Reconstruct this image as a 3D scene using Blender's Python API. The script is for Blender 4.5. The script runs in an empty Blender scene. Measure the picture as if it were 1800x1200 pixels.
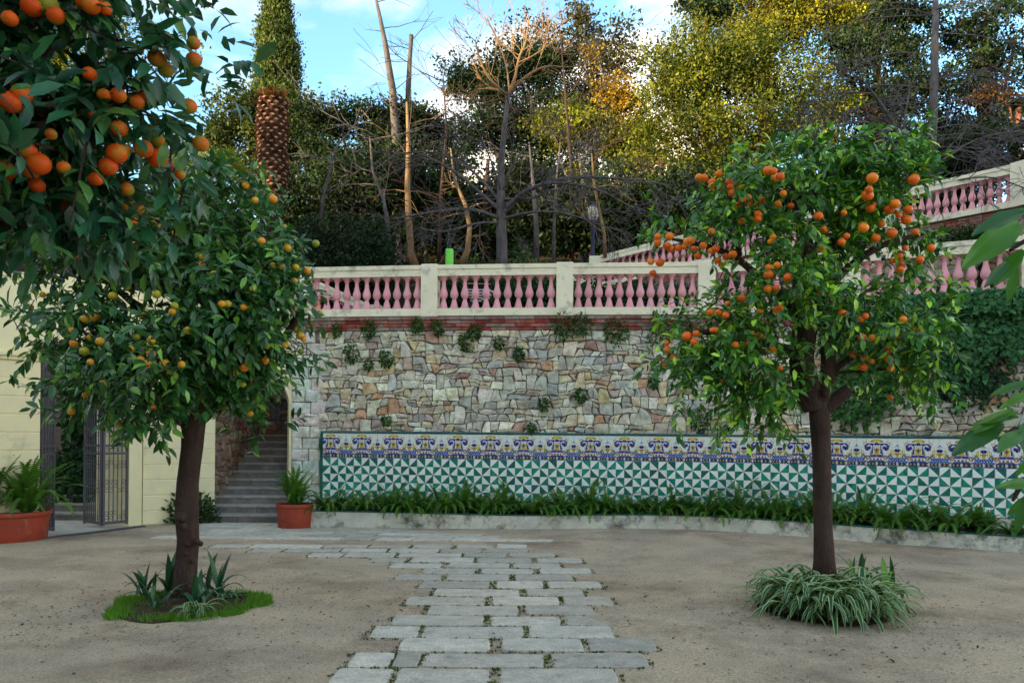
import bpy, math, random
import numpy as np
from mathutils import Vector, Matrix, Quaternion
random.seed(7)
rng = np.random.default_rng(7)
S = bpy.context.scene
COL = S.collection
# ------------------------------------------------------------ camera, sky, sun, exposure
F = 1400.0; CX = 900.0; HY = 767.0; TH = 0.0097; EYE = 1.7
cam = bpy.data.objects.new('camera', bpy.data.cameras.new('camera'))
COL.objects.link(cam)
cam.data.sensor_width = 36.0
cam.data.lens = 36.0 * F / 1800.0
cam.data.shift_y = (HY - 600.0) / 1800.0
cam.data.clip_start = 0.05
cam.data.clip_end = 900
cam.matrix_world = Matrix.Translation((0, 0, EYE)) @ Matrix.Rotation(math.radians(90), 4, 'X') @ Matrix.Rotation(TH, 4, 'Z')
S.camera = cam
SUN_EL = math.radians(12)
SUN_DIR = Vector((-0.80, -0.60, 0)).normalized()          # horizontal direction towards the sun
sun_vec = Vector((SUN_DIR.x * math.cos(SUN_EL), SUN_DIR.y * math.cos(SUN_EL), math.sin(SUN_EL)))
W = bpy.data.worlds.new('World'); S.world = W; W.use_nodes = True
nt = W.node_tree; nt.nodes.clear()
wo = nt.nodes.new('ShaderNodeOutputWorld'); bg = nt.nodes.new('ShaderNodeBackground')
sky = nt.nodes.new('ShaderNodeTexSky'); sky.sky_type = 'NISHITA'; sky.sun_disc = False
sky.sun_elevation = SUN_EL
sky.sun_rotation = math.atan2(SUN_DIR.x, SUN_DIR.y)
sky.air_density = 1.0; sky.dust_density = 0.2; sky.ozone_density = 3.0
tc = nt.nodes.new('ShaderNodeTexCoord')
mp = nt.nodes.new('ShaderNodeMapping'); mp.inputs['Scale'].default_value = (1.0, 1.0, 1.7)
mp.inputs['Location'].default_value = (5.56, 1.14, 0.02)
nz = nt.nodes.new('ShaderNodeTexNoise'); nz.inputs['Scale'].default_value = 3.2
nz.inputs['Detail'].default_value = 9; nz.inputs['Roughness'].default_value = 0.55; nz.inputs['Distortion'].default_value = 0.35
rp = nt.nodes.new('ShaderNodeValToRGB')
rp.color_ramp.elements[0].position = 0.45; rp.color_ramp.elements[0].color = (0, 0, 0, 1)
rp.color_ramp.elements[1].position = 0.64; rp.color_ramp.elements[1].color = (1, 1, 1, 1)
cc = nt.nodes.new('ShaderNodeValToRGB')
cc.color_ramp.elements[0].position = 0.43; cc.color_ramp.elements[0].color = (0.82, 0.74, 0.60, 1)
cc.color_ramp.elements[1].position = 0.62; cc.color_ramp.elements[1].color = (1.25, 0.96, 0.58, 1)
sc1 = nt.nodes.new('ShaderNodeVectorMath'); sc1.operation = 'SCALE'; sc1.inputs['Scale'].default_value = 2.6
sat = nt.nodes.new('ShaderNodeHueSaturation'); sat.inputs['Saturation'].default_value = 0.98; sat.inputs['Hue'].default_value = 0.485
mx = nt.nodes.new('ShaderNodeMix'); mx.data_type = 'RGBA'
nt.links.new(tc.outputs['Generated'], mp.inputs[0]); nt.links.new(mp.outputs[0], nz.inputs['Vector'])
nt.links.new(nz.outputs['Fac'], rp.inputs[0]); nt.links.new(nz.outputs['Fac'], cc.inputs[0])
bw = nt.nodes.new('ShaderNodeRGBToBW'); nt.links.new(sky.outputs[0], bw.inputs[0])
vm = nt.nodes.new('ShaderNodeVectorMath'); vm.operation = 'MULTIPLY'; nt.links.new(cc.outputs[0], vm.inputs[0]); nt.links.new(bw.outputs[0], vm.inputs[1]); nt.links.new(vm.outputs[0], sc1.inputs[0])
nt.links.new(sky.outputs[0], sat.inputs['Color'])
nt.links.new(rp.outputs[0], mx.inputs['Factor']); nt.links.new(sat.outputs[0], mx.inputs['A']); nt.links.new(sc1.outputs[0], mx.inputs['B'])
nt.links.new(mx.outputs['Result'], bg.inputs['Color']); bg.inputs['Strength'].default_value = 0.13
nt.links.new(bg.outputs[0], wo.inputs[0])
sl = bpy.data.lights.new('sun', 'SUN'); sl.energy = 3.4; sl.angle = math.radians(0.5); sl.color = (1.0, 0.76, 0.40)
so = bpy.data.objects.new('sun', sl); COL.objects.link(so)
so.rotation_euler = sun_vec.to_track_quat('Z', 'Y').to_euler()
S.view_settings.view_transform = 'Standard'; S.view_settings.look = 'None'
S.view_settings.exposure = 2.2; S.view_settings.gamma = 1.0
S.view_settings.use_curve_mapping = False
try:
    S.cycles.use_denoising = True
    S.cycles.max_bounces = 6; S.cycles.diffuse_bounces = 3; S.cycles.glossy_bounces = 2
    S.cycles.transmission_bounces = 3; S.cycles.transparent_max_bounces = 4
except Exception: pass

# ------------------------------------------------------------ helpers
def P(px, py, Y):
    """point of the place seen in that direction at distance Y"""
    dx = px - CX; dy = -(py - HY); c, s = math.cos(TH), math.sin(TH)
    return Vector(((dx * c - dy * s) / F * Y, Y, EYE + (dx * s + dy * c) / F * Y))
def hor(px): return HY + (px - CX) * TH
def G(px, py, z=0.0):
    """point on the ground"""
    Y = F * (EYE - z) / max(1, (py - hor(px)))
    return P(px, py, Y)
def proj(p):
    X, Y, Z = p[0], p[1], p[2] - EYE
    c, s = math.cos(TH), math.sin(TH)
    a, b = X / Y * F, Z / Y * F
    return CX + a * c + b * s, HY - (b * c - a * s)

def tag(o, label=None, cat=None, group=None, kind=None):
    if label: o['label'] = label
    if cat: o['category'] = cat
    if group: o['group'] = group
    if kind: o['kind'] = kind
    return o
def empty(name, loc=(0, 0, 0), label=None, cat=None, group=None, kind=None, rz=0):
    o = bpy.data.objects.new(name, None); COL.objects.link(o); o.location = loc; o.rotation_euler = (0, 0, rz)
    o.empty_display_size = 0.2
    return tag(o, label, cat, group, kind)
def link(name, me, parent=None, mat4=None):
    o = bpy.data.objects.new(name, me); COL.objects.link(o)
    if parent: o.parent = parent
    if mat4 is not None: o.matrix_local = mat4
    return o

class MB:
    def __init__(s): s.v = []; s.f = []; s.m = []; s.c = []
    def add(s, vs, fs, m=0, c=(1, 1, 1)):
        b = len(s.v); s.v += [tuple(v) for v in vs]
        for f in fs: s.f.append(tuple(i + b for i in f)); s.m.append(m); s.c.append(c)
    def box(s, x0, x1, y0, y1, z0, z1, m=0, c=(1, 1, 1), mat=None, bev=0):
        if bev:
            vs = []
            for (a, b_, c_, d, zz) in ((x0+bev, x1-bev, y0+bev, y1-bev, z0), (x0, x1, y0, y1, z0+bev), (x0, x1, y0, y1, z1-bev), (x0+bev, x1-bev, y0+bev, y1-bev, z1)):
                vs += [(a, c_, zz), (b_, c_, zz), (b_, d, zz), (a, d, zz)]
            fs = [(3, 2, 1, 0), (12, 13, 14, 15)]
            for k in range(3):
                for i in range(4):
                    j = (i+1) % 4; fs.append((k*4+i, k*4+j, k*4+4+j, k*4+4+i))
        else:
            vs = [(x0, y0, z0), (x1, y0, z0), (x1, y1, z0), (x0, y1, z0), (x0, y0, z1), (x1, y0, z1), (x1, y1, z1), (x0, y1, z1)]
            fs = [(3, 2, 1, 0), (4, 5, 6, 7), (0, 1, 5, 4), (1, 2, 6, 5), (2, 3, 7, 6), (3, 0, 4, 7)]
        if mat is not None: vs = [mat @ Vector(v) for v in vs]
        s.add(vs, fs, m, c)
    def tube(s, pts, rad, n=8, c=(1, 1, 1), m=0, cap=True, wob=0.0):
        pts = [Vector(p) for p in pts]; b = len(s.v); up = Vector((0.3, 0.2, 1)).normalized(); k = len(pts)
        prev = None
        for i, p in enumerate(pts):
            d = (pts[min(i+1, k-1)] - pts[max(i-1, 0)])
            if d.length < 1e-6: d = Vector((0, 0, 1))
            d.normalize()
            if prev is None:
                x = d.cross(Vector((0, 1, 0)) if abs(d.y) < 0.8 else Vector((1, 0, 0))).normalized()
            else:
                x = (prev - d * prev.dot(d)).normalized()
            prev = x; y = d.cross(x)
            for j in range(n):
                a = 2 * math.pi * j / n; r = rad[i] * (1 + (random.uniform(-wob, wob) if wob else 0))
                q = p + (x * math.cos(a) + y * math.sin(a)) * r
                s.v.append(tuple(q))
        for i in range(k - 1):
            for j in range(n):
                j2 = (j+1) % n
                s.f.append((b+i*n+j, b+i*n+j2, b+(i+1)*n+j2, b+(i+1)*n+j)); s.m.append(m); s.c.append(c)
        if cap and n > 2:
            s.f.append(tuple(b + (k-1)*n + j for j in range(n))); s.m.append(m); s.c.append(c)
            s.f.append(tuple(b + n - 1 - j for j in range(n))); s.m.append(m); s.c.append(c)
    def lathe(s, prof, n=14, c=(1, 1, 1), m=0, mat=None):
        b = len(s.v)
        for (r, z) in prof:
            for j in range(n):
                a = 2 * math.pi * (j+0.5) / n; q = Vector((r*math.cos(a), r*math.sin(a), z))
                s.v.append(tuple(mat @ q if mat is not None else q))
        for i in range(len(prof)-1):
            for j in range(n):
                j2 = (j+1) % n
                s.f.append((b+i*n+j, b+i*n+j2, b+(i+1)*n+j2, b+(i+1)*n+j)); s.m.append(m); s.c.append(c)
    def mesh(s, name, mats, smooth=False):
        me = bpy.data.meshes.new(name); me.from_pydata(s.v, [], s.f)
        if not isinstance(mats, (list, tuple)): mats = [mats]
        for m in mats: me.materials.append(m)
        me.polygons.foreach_set('material_index', s.m)
        tot = [len(f) for f in s.f]
        ca = me.color_attributes.new('Col', 'FLOAT_COLOR', 'CORNER')
        cc = np.ones((sum(tot), 4), dtype=np.float32)
        cc[:, :3] = np.repeat(np.array(s.c, dtype=np.float32), tot, axis=0)
        ca.data.foreach_set('color', cc.ravel())
        if smooth: me.polygons.foreach_set('use_smooth', [True] * len(s.f))
        me.update(); return me
    def build(s, name, mats, parent=None, smooth=False, mat4=None):
        return link(name, s.mesh(name, mats, smooth), parent, mat4)

def np_mesh(name, V, faces_by_k, cols, mat, smooth=False):
    """V (N,3); faces_by_k: list of int arrays (M,k); cols: list of (M,3)"""
    me = bpy.data.meshes.new(name); me.vertices.add(len(V)); me.vertices.foreach_set('co', np.ascontiguousarray(V, dtype=np.float32).ravel())
    loops = np.concatenate([f.ravel() for f in faces_by_k]); tot = np.concatenate([np.full(len(f), f.shape[1]) for f in faces_by_k])
    start = np.concatenate([[0], np.cumsum(tot)[:-1]])
    me.loops.add(len(loops)); me.loops.foreach_set('vertex_index', loops.astype(np.int32))
    me.polygons.add(len(tot)); me.polygons.foreach_set('loop_start', start.astype(np.int32))
    try: me.polygons.foreach_set('loop_total', tot.astype(np.int32))
    except Exception: pass
    me.materials.append(mat); me.update(calc_edges=True)
    ca = me.color_attributes.new('Col', 'FLOAT_COLOR', 'CORNER')
    c = np.ones((len(loops), 4), dtype=np.float32); c[:, :3] = np.repeat(np.concatenate(cols), tot, axis=0)
    ca.data.foreach_set('color', c.ravel())
    if smooth: me.polygons.foreach_set('use_smooth', np.ones(len(tot), dtype=bool))
    return me

def unit(a): return a / np.maximum(np.linalg.norm(a, axis=-1, keepdims=True), 1e-9)
def frames(d, n):
    """rotation matrices with columns x, d, z from directions d and rough normals n"""
    d = unit(d); x = unit(np.cross(d, n)); z = np.cross(x, d)
    return np.stack([x, d, z], axis=-1)
def scatter(name, tmpl, R, T, size, cols, mat, width=None):
    """copies of a leaf template (V, [faces]) baked into one mesh"""
    V0 = np.array(tmpl[0], dtype=float); n = len(V0); N = len(T)
    A = V0[None, :, :] * size[:, None, None]
    if width is not None: A[:, :, 0] *= width[:, None]
    V = np.einsum('nij,nkj->nki', R, A) + T[:, None, :]
    fb = []; cb = []
    for f in tmpl[1]:
        f = np.array(f); fb.append((f[None] + (np.arange(N) * n)[:, None, None]).reshape(-1, f.shape[1])); cb.append(np.repeat(cols, len(f), axis=0))
    return np_mesh(name, V.reshape(-1, 3), fb, cb, mat)

LEAF = ([(0, 0, 0), (-.19, .33, .05), (0, .36, 0), (.19, .33, .05), (-.16, .70, .0), (0, .72, -.05), (.16, .70, 0), (0, 1, -.16)],
        [[(0, 2, 1), (0, 3, 2), (4, 5, 7), (5, 6, 7)], [(1, 2, 5, 4), (2, 3, 6, 5)]])
LEAF2 = ([(0, 0, 0), (-.26, .5, .04), (0, 1, -.1), (.26, .5, .04)], [[(0, 2, 1), (0, 3, 2)]])
LEAF1 = ([(-.35, 0, 0), (.35, 0.05, 0.05), (0, 1, -.08)], [[(0, 1, 2)]])
IVY = ([(0, 0, 0), (-.5, .15, .05), (-.3, .5, 0), (0, 1, -.1), (.3, .5, 0), (.5, .15, .05), (0, .4, .08)],
       [[(0, 6, 1), (1, 6, 2), (2, 6, 3), (3, 6, 4), (4, 6, 5), (5, 6, 0)]])

# ------------------------------------------------------------ materials
def mat(name, c1, c2=None, scale=4, rough=.8, bump=0, bscale=60, attr=False, spec=.3, trans=0, rnd=0, lo=.35, hi=.65, c3=None, s3=.7, f3=(.55, .7), speck=0, stretch=(1, 1, 1), ramp=None, bdist=.01):
    m = bpy.data.materials.new(name); m.use_nodes = True; nt = m.node_tree; nt.nodes.clear(); N = nt.nodes; L = nt.links
    out = N.new('ShaderNodeOutputMaterial'); pr = N.new('ShaderNodeBsdfPrincipled'); pr.inputs['Roughness'].default_value = rough
    pr.inputs['Specular IOR Level'].default_value = spec
    geo = N.new('ShaderNodeNewGeometry'); mpn = N.new('ShaderNodeMapping'); mpn.inputs['Scale'].default_value = stretch
    L.new(geo.outputs['Position'], mpn.inputs[0]); vec = mpn.outputs[0]
    def noise(sc, det=6, ro=.6):
        n = N.new('ShaderNodeTexNoise'); n.inputs['Scale'].default_value = sc; n.inputs['Detail'].default_value = det; n.inputs['Roughness'].default_value = ro
        L.new(vec, n.inputs['Vector']); return n.outputs['Fac']
    def mixc(fac, a, b, mode='MIX'):
        x = N.new('ShaderNodeMix'); x.data_type = 'RGBA'; x.blend_type = mode
        if isinstance(fac, float): x.inputs['Factor'].default_value = fac
        else: L.new(fac, x.inputs['Factor'])
        for k, v in (('A', a), ('B', b)):
            if isinstance(v, tuple): x.inputs[k].default_value = (*v, 1)
            else: L.new(v, x.inputs[k])
        return x.outputs['Result']
    def rampf(fac, a, b):
        r = N.new('ShaderNodeMapRange'); r.inputs['From Min'].default_value = a; r.inputs['From Max'].default_value = b; L.new(fac, r.inputs['Value']); return r.outputs[0]
    col = c1
    if ramp:
        oi = N.new('ShaderNodeObjectInfo'); rr = N.new('ShaderNodeValToRGB'); e = rr.color_ramp.elements
        e[0].position = ramp[0][0]; e[0].color = (*ramp[0][1], 1); e[1].position = ramp[-1][0]; e[1].color = (*ramp[-1][1], 1)
        for q, cq in ramp[1:-1]: el = e.new(q); el.color = (*cq, 1)
        L.new(oi.outputs['Random'], rr.inputs[0]); col = rr.outputs[0]
    if attr:
        at = N.new('ShaderNodeAttribute'); at.attribute_name = 'Col'; base = at.outputs['Color']
        if c2: base = mixc(rampf(noise(scale), lo, hi), base, mixc(1.0, base, c2, 'MULTIPLY'))
        col = base if c1 is None else mixc(1.0, base, c1, 'MULTIPLY')
    elif c2: col = mixc(rampf(noise(scale), lo, hi), col, c2)
    if c3: col = mixc(rampf(noise(s3, 8, .7), *f3), col, c3)
    if speck:
        r_ = N.new('ShaderNodeMapRange'); r_.inputs['From Min'].default_value = .38; r_.inputs['From Max'].default_value = .66; r_.inputs['To Min'].default_value = 1 - speck; r_.inputs['To Max'].default_value = 1 + speck*.6
        L.new(noise(48, 8, .85), r_.inputs['Value']); cb = N.new('ShaderNodeCombineColor'); [L.new(r_.outputs[0], cb.inputs[i]) for i in range(3)]; col = mixc(1.0, col, cb.outputs[0], 'MULTIPLY')
    if rnd:
        oi = N.new('ShaderNodeObjectInfo'); hs = N.new('ShaderNodeHueSaturation'); mr = N.new('ShaderNodeMapRange')
        mr.inputs['To Min'].default_value = 1 - rnd; mr.inputs['To Max'].default_value = 1 + rnd
        L.new(oi.outputs['Random'], mr.inputs['Value']); L.new(mr.outputs[0], hs.inputs['Value'])
        if isinstance(col, tuple): hs.inputs['Color'].default_value = (*col, 1)
        else: L.new(col, hs.inputs['Color'])
        col = hs.outputs[0]
    if isinstance(col, tuple): pr.inputs['Base Color'].default_value = (*col, 1)
    else: L.new(col, pr.inputs['Base Color'])
    if bump:
        bp = N.new('ShaderNodeBump'); bp.inputs['Strength'].default_value = bump; bp.inputs['Distance'].default_value = bdist
        L.new(noise(bscale, 8, .65), bp.inputs['Height']); L.new(bp.outputs[0], pr.inputs['Normal'])
    if trans:
        tr = N.new('ShaderNodeBsdfTranslucent'); ms = N.new('ShaderNodeMixShader'); ms.inputs[0].default_value = trans
        if isinstance(col, tuple): tr.inputs[0].default_value = (*col, 1)
        else: L.new(mixc(1.0, col, (1.5, 1.6, .6), 'MULTIPLY'), tr.inputs[0])
        L.new(pr.outputs[0], ms.inputs[1]); L.new(tr.outputs[0], ms.inputs[2]); L.new(ms.outputs[0], out.inputs[0])
    else: L.new(pr.outputs[0], out.inputs[0])
    return m

M = {}
M['gravel'] = mat('gravel', (.62, .50, .35), (.47, .395, .295), 1.1, .95, 1.0, 16, c3=(.22, .16, .115), s3=.62, f3=(.48, .74), spec=.1, bdist=.035, speck=.5)
M['soil'] = mat('soil', (.07, .05, .035), (.035, .026, .02), 6, .95, .8, 30, spec=.1)
M['hill_soil'] = mat('hill_soil', (.035, .025, .018), (.06, .04, .03), 2, .95, .9, 8, c3=(.02, .03, .012), s3=.5, f3=(.45, .6), spec=.05, bdist=.1)
M['slab'] = mat('slab_stone', (.64, .61, .51), (.48, .46, .39), 6, .8, .7, 60, attr=False, rnd=.22, c3=(.24, .24, .20), s3=5, f3=(.55, .78), spec=.25, speck=.45)
M['stone'] = mat('rubble_stone', (1.80, 1.87, 1.74), (.60, .55, .52), 7, .85, 1.0, 26, attr=True, speck=.3, c3=(.16, .15, .12), s3=4.5, f3=(.60, .80), spec=.2, bdist=.012)
M['mortar'] = mat('mortar', (.24, .19, .16), (.13, .10, .085), 8, .95, .8, 50, spec=.1)
M['brick'] = mat('brick', (1, 1, 1), (.6, .55, .55), 9, .9, .7, 50, attr=True, c3=(.30, .25, .22), s3=2.2, f3=(.50, .68), spec=.15)
M['cream'] = mat('cream_plaster', (.86, .77, .47), (.78, .71, .46), 3, .8, .35, 60, c3=(.40, .38, .30), s3=1.6, f3=(.58, .80), spec=.2)
M['rail'] = mat('cream_rail', (.84, .80, .61), (.74, .71, .55), 2.5, .8, .45, 70, c3=(.20, .20, .18), s3=3.2, f3=(.53, .76), spec=.2)
M['pink'] = mat('pink_paint', (.76, .33, .39), (.66, .36, .40), 6, .6, .3, 60, c3=(.40, .30, .30), s3=6, f3=(.60, .8), spec=.3, rnd=.12)
M['tile_white'] = mat('white_glaze', (.82, .87, .83), (.72, .79, .77), 10, .14, .12, 25, spec=.6, rnd=.05)
M['tile_green'] = mat('green_glaze', (.010, .16, .105), (.008, .12, .09), 12, .14, .12, 25, spec=.6, ramp=[(0, (.004, .07, .10)), (.2, (.006, .17, .16)), (.6, (.008, .29, .22)), (1, (.012, .37, .24))])
M['tile_trim'] = mat('trim_glaze', (.006, .05, .05), (.012, .12, .10), 3, .15, .1, 30, c3=(.16, .24, .20), s3=4, f3=(.62, .7), spec=.6, rnd=.2)
M['tile_paint'] = mat('painted_glaze', None, (.88, .9, .92), 20, .14, .1, 30, attr=True, spec=.6)
M['whitewash'] = mat('whitewash', (.66, .68, .61), (.50, .52, .46), 4, .85, .6, 40, c3=(.13, .12, .10), s3=3.2, f3=(.50, .66), spec=.15)
M['step'] = mat('step_stone', (.25, .23, .21), (.15, .14, .13), 6, .85, .6, 50, rnd=.15, spec=.2)
M['iron'] = mat('iron', (.085, .085, .11), (.06, .055, .065), 20, .5, .2, 60, spec=.5)
M['terracotta'] = mat('terracotta', (.40, .065, .035), (.30, .055, .035), 5, .75, .3, 60, c3=(.34, .20, .15), s3=3, f3=(.55, .75), spec=.25)
M['bark'] = mat('orange_bark', (.070, .042, .034), (.038, .024, .021), 9, .85, .9, 22, c3=(.15, .12, .11), s3=14, f3=(.62, .72), stretch=(1, 1, .45), spec=.2, bdist=.03)
M['bark_grey'] = mat('grey_bark', (.14, .125, .13), (.07, .062, .065), 8, .85, .8, 20, stretch=(1, 1, .4), spec=.15, bdist=.03)
M['step_tread'] = mat('worn_tread', (.40, .37, .33), (.28, .26, .24), 7, .85, .5, 50, rnd=.12, spec=.2)  # tread stone paler than the risers
M['bark_tan'] = mat('tan_bark', (.30, .19, .10), (.19, .12, .07), 6, .85, .7, 20, stretch=(1, 1, .4), spec=.15, bdist=.03)  # tan bark made lighter, with orange sunlight put into its colour
M['bark_pine'] = mat('pine_bark', (.24, .09, .055), (.12, .055, .04), 5, .9, 1, 14, stretch=(1, 1, .5), spec=.1, bdist=.05)
M['palm_bark'] = mat('palm_leaf_base', (1, 1, 1), (.6, .55, .5), 10, .85, .7, 30, attr=True, rnd=.3, spec=.15)
M['leaf'] = mat('citrus_leaf', (1.9, 1.9, 1.6), (.72, .78, .72), 14, .30, 0, attr=True, spec=.5, trans=.16)
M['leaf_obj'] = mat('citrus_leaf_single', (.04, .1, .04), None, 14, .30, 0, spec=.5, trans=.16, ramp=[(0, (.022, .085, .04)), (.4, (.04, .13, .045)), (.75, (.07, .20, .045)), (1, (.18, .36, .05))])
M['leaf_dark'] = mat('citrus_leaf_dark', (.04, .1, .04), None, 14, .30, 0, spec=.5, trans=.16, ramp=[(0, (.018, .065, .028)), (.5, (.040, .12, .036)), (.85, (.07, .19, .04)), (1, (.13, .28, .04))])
M['leaf_light'] = mat('citrus_leaf_light', (.04, .1, .04), None, 14, .30, 0, spec=.5, trans=.35, ramp=[(0, (.03, .11, .03)), (.6, (.06, .20, .03)), (1, (.13, .32, .035))])
M['fol'] = mat('foliage', (1, 1, 1), (.6, .65, .6), .8, .6, 0, attr=True, spec=.2, trans=.25)
M['fern'] = mat('fern', (.11, .25, .028), (.04, .115, .018), 6, .5, 0, rnd=.35, trans=.25, spec=.3)
M['strap'] = mat('strap_leaf', (.022, .085, .045), (.035, .11, .04), 8, .4, 0, rnd=.4, trans=.15, spec=.4)
M['strap_lit'] = mat('strap_leaf_pale', (.16, .34, .04), (.10, .26, .03), 8, .4, 0, rnd=.1, trans=.3, spec=.4)  # paler yellow-green strap leaves
M['spider'] = mat('striped_leaf', (1, 1, 1), (.8, .85, .8), 10, .45, 0, attr=True, trans=.2, spec=.3)
M['fruit'] = mat('orange_fruit', (.8, .25, .02), None, 30, .42, .25, 260, spec=.45, ramp=[(0, (.70, .11, .002)), (.6, (.88, .17, .003)), (1, (.90, .26, .004))], bdist=.002)
M['fruit_mix'] = mat('ripening_fruit', (.8, .25, .02), None, 30, .42, .25, 260, spec=.45, ramp=[(0, (.16, .24, .02)), (.25, (.42, .36, .02)), (.5, (.70, .36, .02)), (1, (.80, .25, .015))], bdist=.002)
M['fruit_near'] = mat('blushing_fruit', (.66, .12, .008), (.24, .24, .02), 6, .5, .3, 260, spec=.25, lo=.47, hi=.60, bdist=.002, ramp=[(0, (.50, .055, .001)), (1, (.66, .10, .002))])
M['lime'] = mat('lime_paint', (.20, .75, .10), (.16, .65, .08), 5, .5, 0)
M['lamp_glass'] = mat('lamp_glass', (.45, .47, .46), (.35, .37, .36), 5, .3, 0, spec=.5)
M['lamp_post'] = mat('lamp_paint', (.05, .055, .13), (.04, .045, .10), 5, .5, 0, spec=.4)
M['black'] = mat('black_cloth', (.02, .02, .022), None, 5, .8, 0)
M['white_cloth'] = mat('white_cloth', (.75, .75, .73), None, 5, .8, 0)
M['grey_plaster'] = mat('pale_pier_stone', (.47, .49, .47), (.36, .36, .34), 5, .85, .6, 35, c3=(.25, .22, .2), s3=4, f3=(.55, .75), attr=False, rnd=.12, spec=.2)
M['dry_leaf'] = mat('dry_leaf', (.12, .055, .025), (.07, .035, .02), 5, .7, 0, rnd=.4)
M['cap_clay'] = mat('clay_cap', (.30, .24, .19), (.2, .16, .13), 5, .9, .6, 40, spec=.1)
# ------------------------------------------------------------ wall line
def chaikin(p, it=2):
    for _ in range(it):
        q = [p[0]]
        for a, b in zip(p[:-1], p[1:]):
            q += [a * .75 + b * .25, a * .25 + b * .75]
        q.append(p[-1]); p = q
    return p
class Path:
    def __init__(s, pts, smooth=2):
        p = chaikin([np.array(q, dtype=float) for q in pts], smooth) if smooth else [np.array(q, dtype=float) for q in pts]
        s.p = np.array(p); d = np.linalg.norm(np.diff(s.p[:, :2], axis=0), axis=1); s.s = np.concatenate([[0], np.cumsum(d)]); s.L = s.s[-1]
    def at(s, t, off=0.0, z=None):
        x = np.interp(t, s.s, s.p[:, 0]); y = np.interp(t, s.s, s.p[:, 1])
        h = .12; ta = max(0, t-h); tb = min(s.L, t+h)
        dx = np.interp(tb, s.s, s.p[:, 0]) - np.interp(ta, s.s, s.p[:, 0]); dy = np.interp(tb, s.s, s.p[:, 1]) - np.interp(ta, s.s, s.p[:, 1])
        l = math.hypot(dx, dy); dx /= l; dy /= l
        zz = z if z is not None else (np.interp(t, s.s, s.p[:, 2]) if s.p.shape[1] > 2 else 0)
        return Vector((x + dy * off, y - dx * off, zz))
    def ang(s, t):
        a = s.at(max(0, t-.1)); b = s.at(min(s.L, t+.1)); return math.atan2(b.y - a.y, b.x - a.x)
    def sx(s, px):
        """distance along the path where it is seen at px"""
        ts = np.linspace(0, s.L, 1500); v = [proj((*s.at(t)[:2], EYE))[0] for t in ts]
        return float(ts[int(np.argmin(np.abs(np.array(v) - px)))])
def q(px, Y): return ((px - CX) / F * Y, Y)
WALL = Path([q(513, 16.0), q(750, 15.62), q(1000, 15.32), q(1225, 15.12), q(1290, 14.95), q(1519, 13.96), q(1794, 12.97), q(2150, 11.9)], 2)

def strip(mb, path, s0, s1, z0, z1, o0, o1, step=.25, m=0, c=(1, 1, 1), dz=None):
    """solid ribbon along the path between two offsets and heights"""
    n = max(1, int(math.ceil((s1 - s0) / step))); vs = []
    for i in range(n+1):
        t = s0 + (s1-s0) * i / n; d = dz(t) if dz else 0
        for (o, z) in ((o1, z0), (o1, z1), (o0, z1), (o0, z0)): vs.append(path.at(t, o, z + d))
    fs = []
    for i in range(n):
        a = i*4; b = a+4
        for k in range(4):
            k2 = (k+1) % 4; fs.append((a+k, b+k, b+k2, a+k2))
    fs += [(0, 1, 2, 3), (n*4+3, n*4+2, n*4+1, n*4)]
    mb.add(vs, fs, m, c)

# ------------------------------------------------------------ ground
def ground_z(x, y):
    a = min(1, max(0, (y-11)/3.2)) * min(1, max(0, (x+.5)/3.5))
    return .06 * a * a * (3-2*a)
xs = np.concatenate([np.linspace(-260, -14, 10), np.linspace(-12, 14, 90), np.linspace(17, 260, 10)])
ys = np.concatenate([np.linspace(-260, -4, 10), np.linspace(-2, 20, 80), [30, 60, 120, 260]])
V = np.array([(x, y, ground_z(x, y) + (.012 * math.sin(x*1.7+.4*y) * math.cos(y*1.3) if abs(x) < 12 and y < 14 else 0)) for y in ys for x in xs])
nx = len(xs); idx = np.array([(j*nx+i, j*nx+i+1, (j+1)*nx+i+1, (j+1)*nx+i) for j in range(len(ys)-1) for i in range(nx-1)])
tag(link('ground', np_mesh('ground', V, [idx], [np.ones((len(idx), 3))], M['gravel'], True)), 'pale sandy gravel ground of the garden court', kind='structure')
N = 15000
pp = np.stack([rng.uniform(-7, 8, N), rng.uniform(3.6, 14, N) ** 1.0, np.zeros(N)], 1); pp[:, 2] = [ground_z(a, b)+.004 for a, b, _ in pp]
PEB = ([(-.5, -.4, 0), (.5, -.3, 0), (.1, .5, 0), (0, 0, .5)], [[(0, 1, 3), (1, 2, 3), (2, 0, 3)]])
ang = rng.uniform(0, 6.28, N); R = np.zeros((N, 3, 3)); R[:, 0, 0] = np.cos(ang); R[:, 0, 1] = -np.sin(ang); R[:, 1, 0] = np.sin(ang); R[:, 1, 1] = np.cos(ang); R[:, 2, 2] = 1
g_ = rng.uniform(.15, .42, N)[:, None] * np.array([[1, .93, .8]])
tag(link('gravel', scatter('gravel', PEB, R, pp, rng.uniform(.005, .017, N), g_, M['fol'])), 'loose small stones scattered over the sandy ground', kind='stuff')

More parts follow.
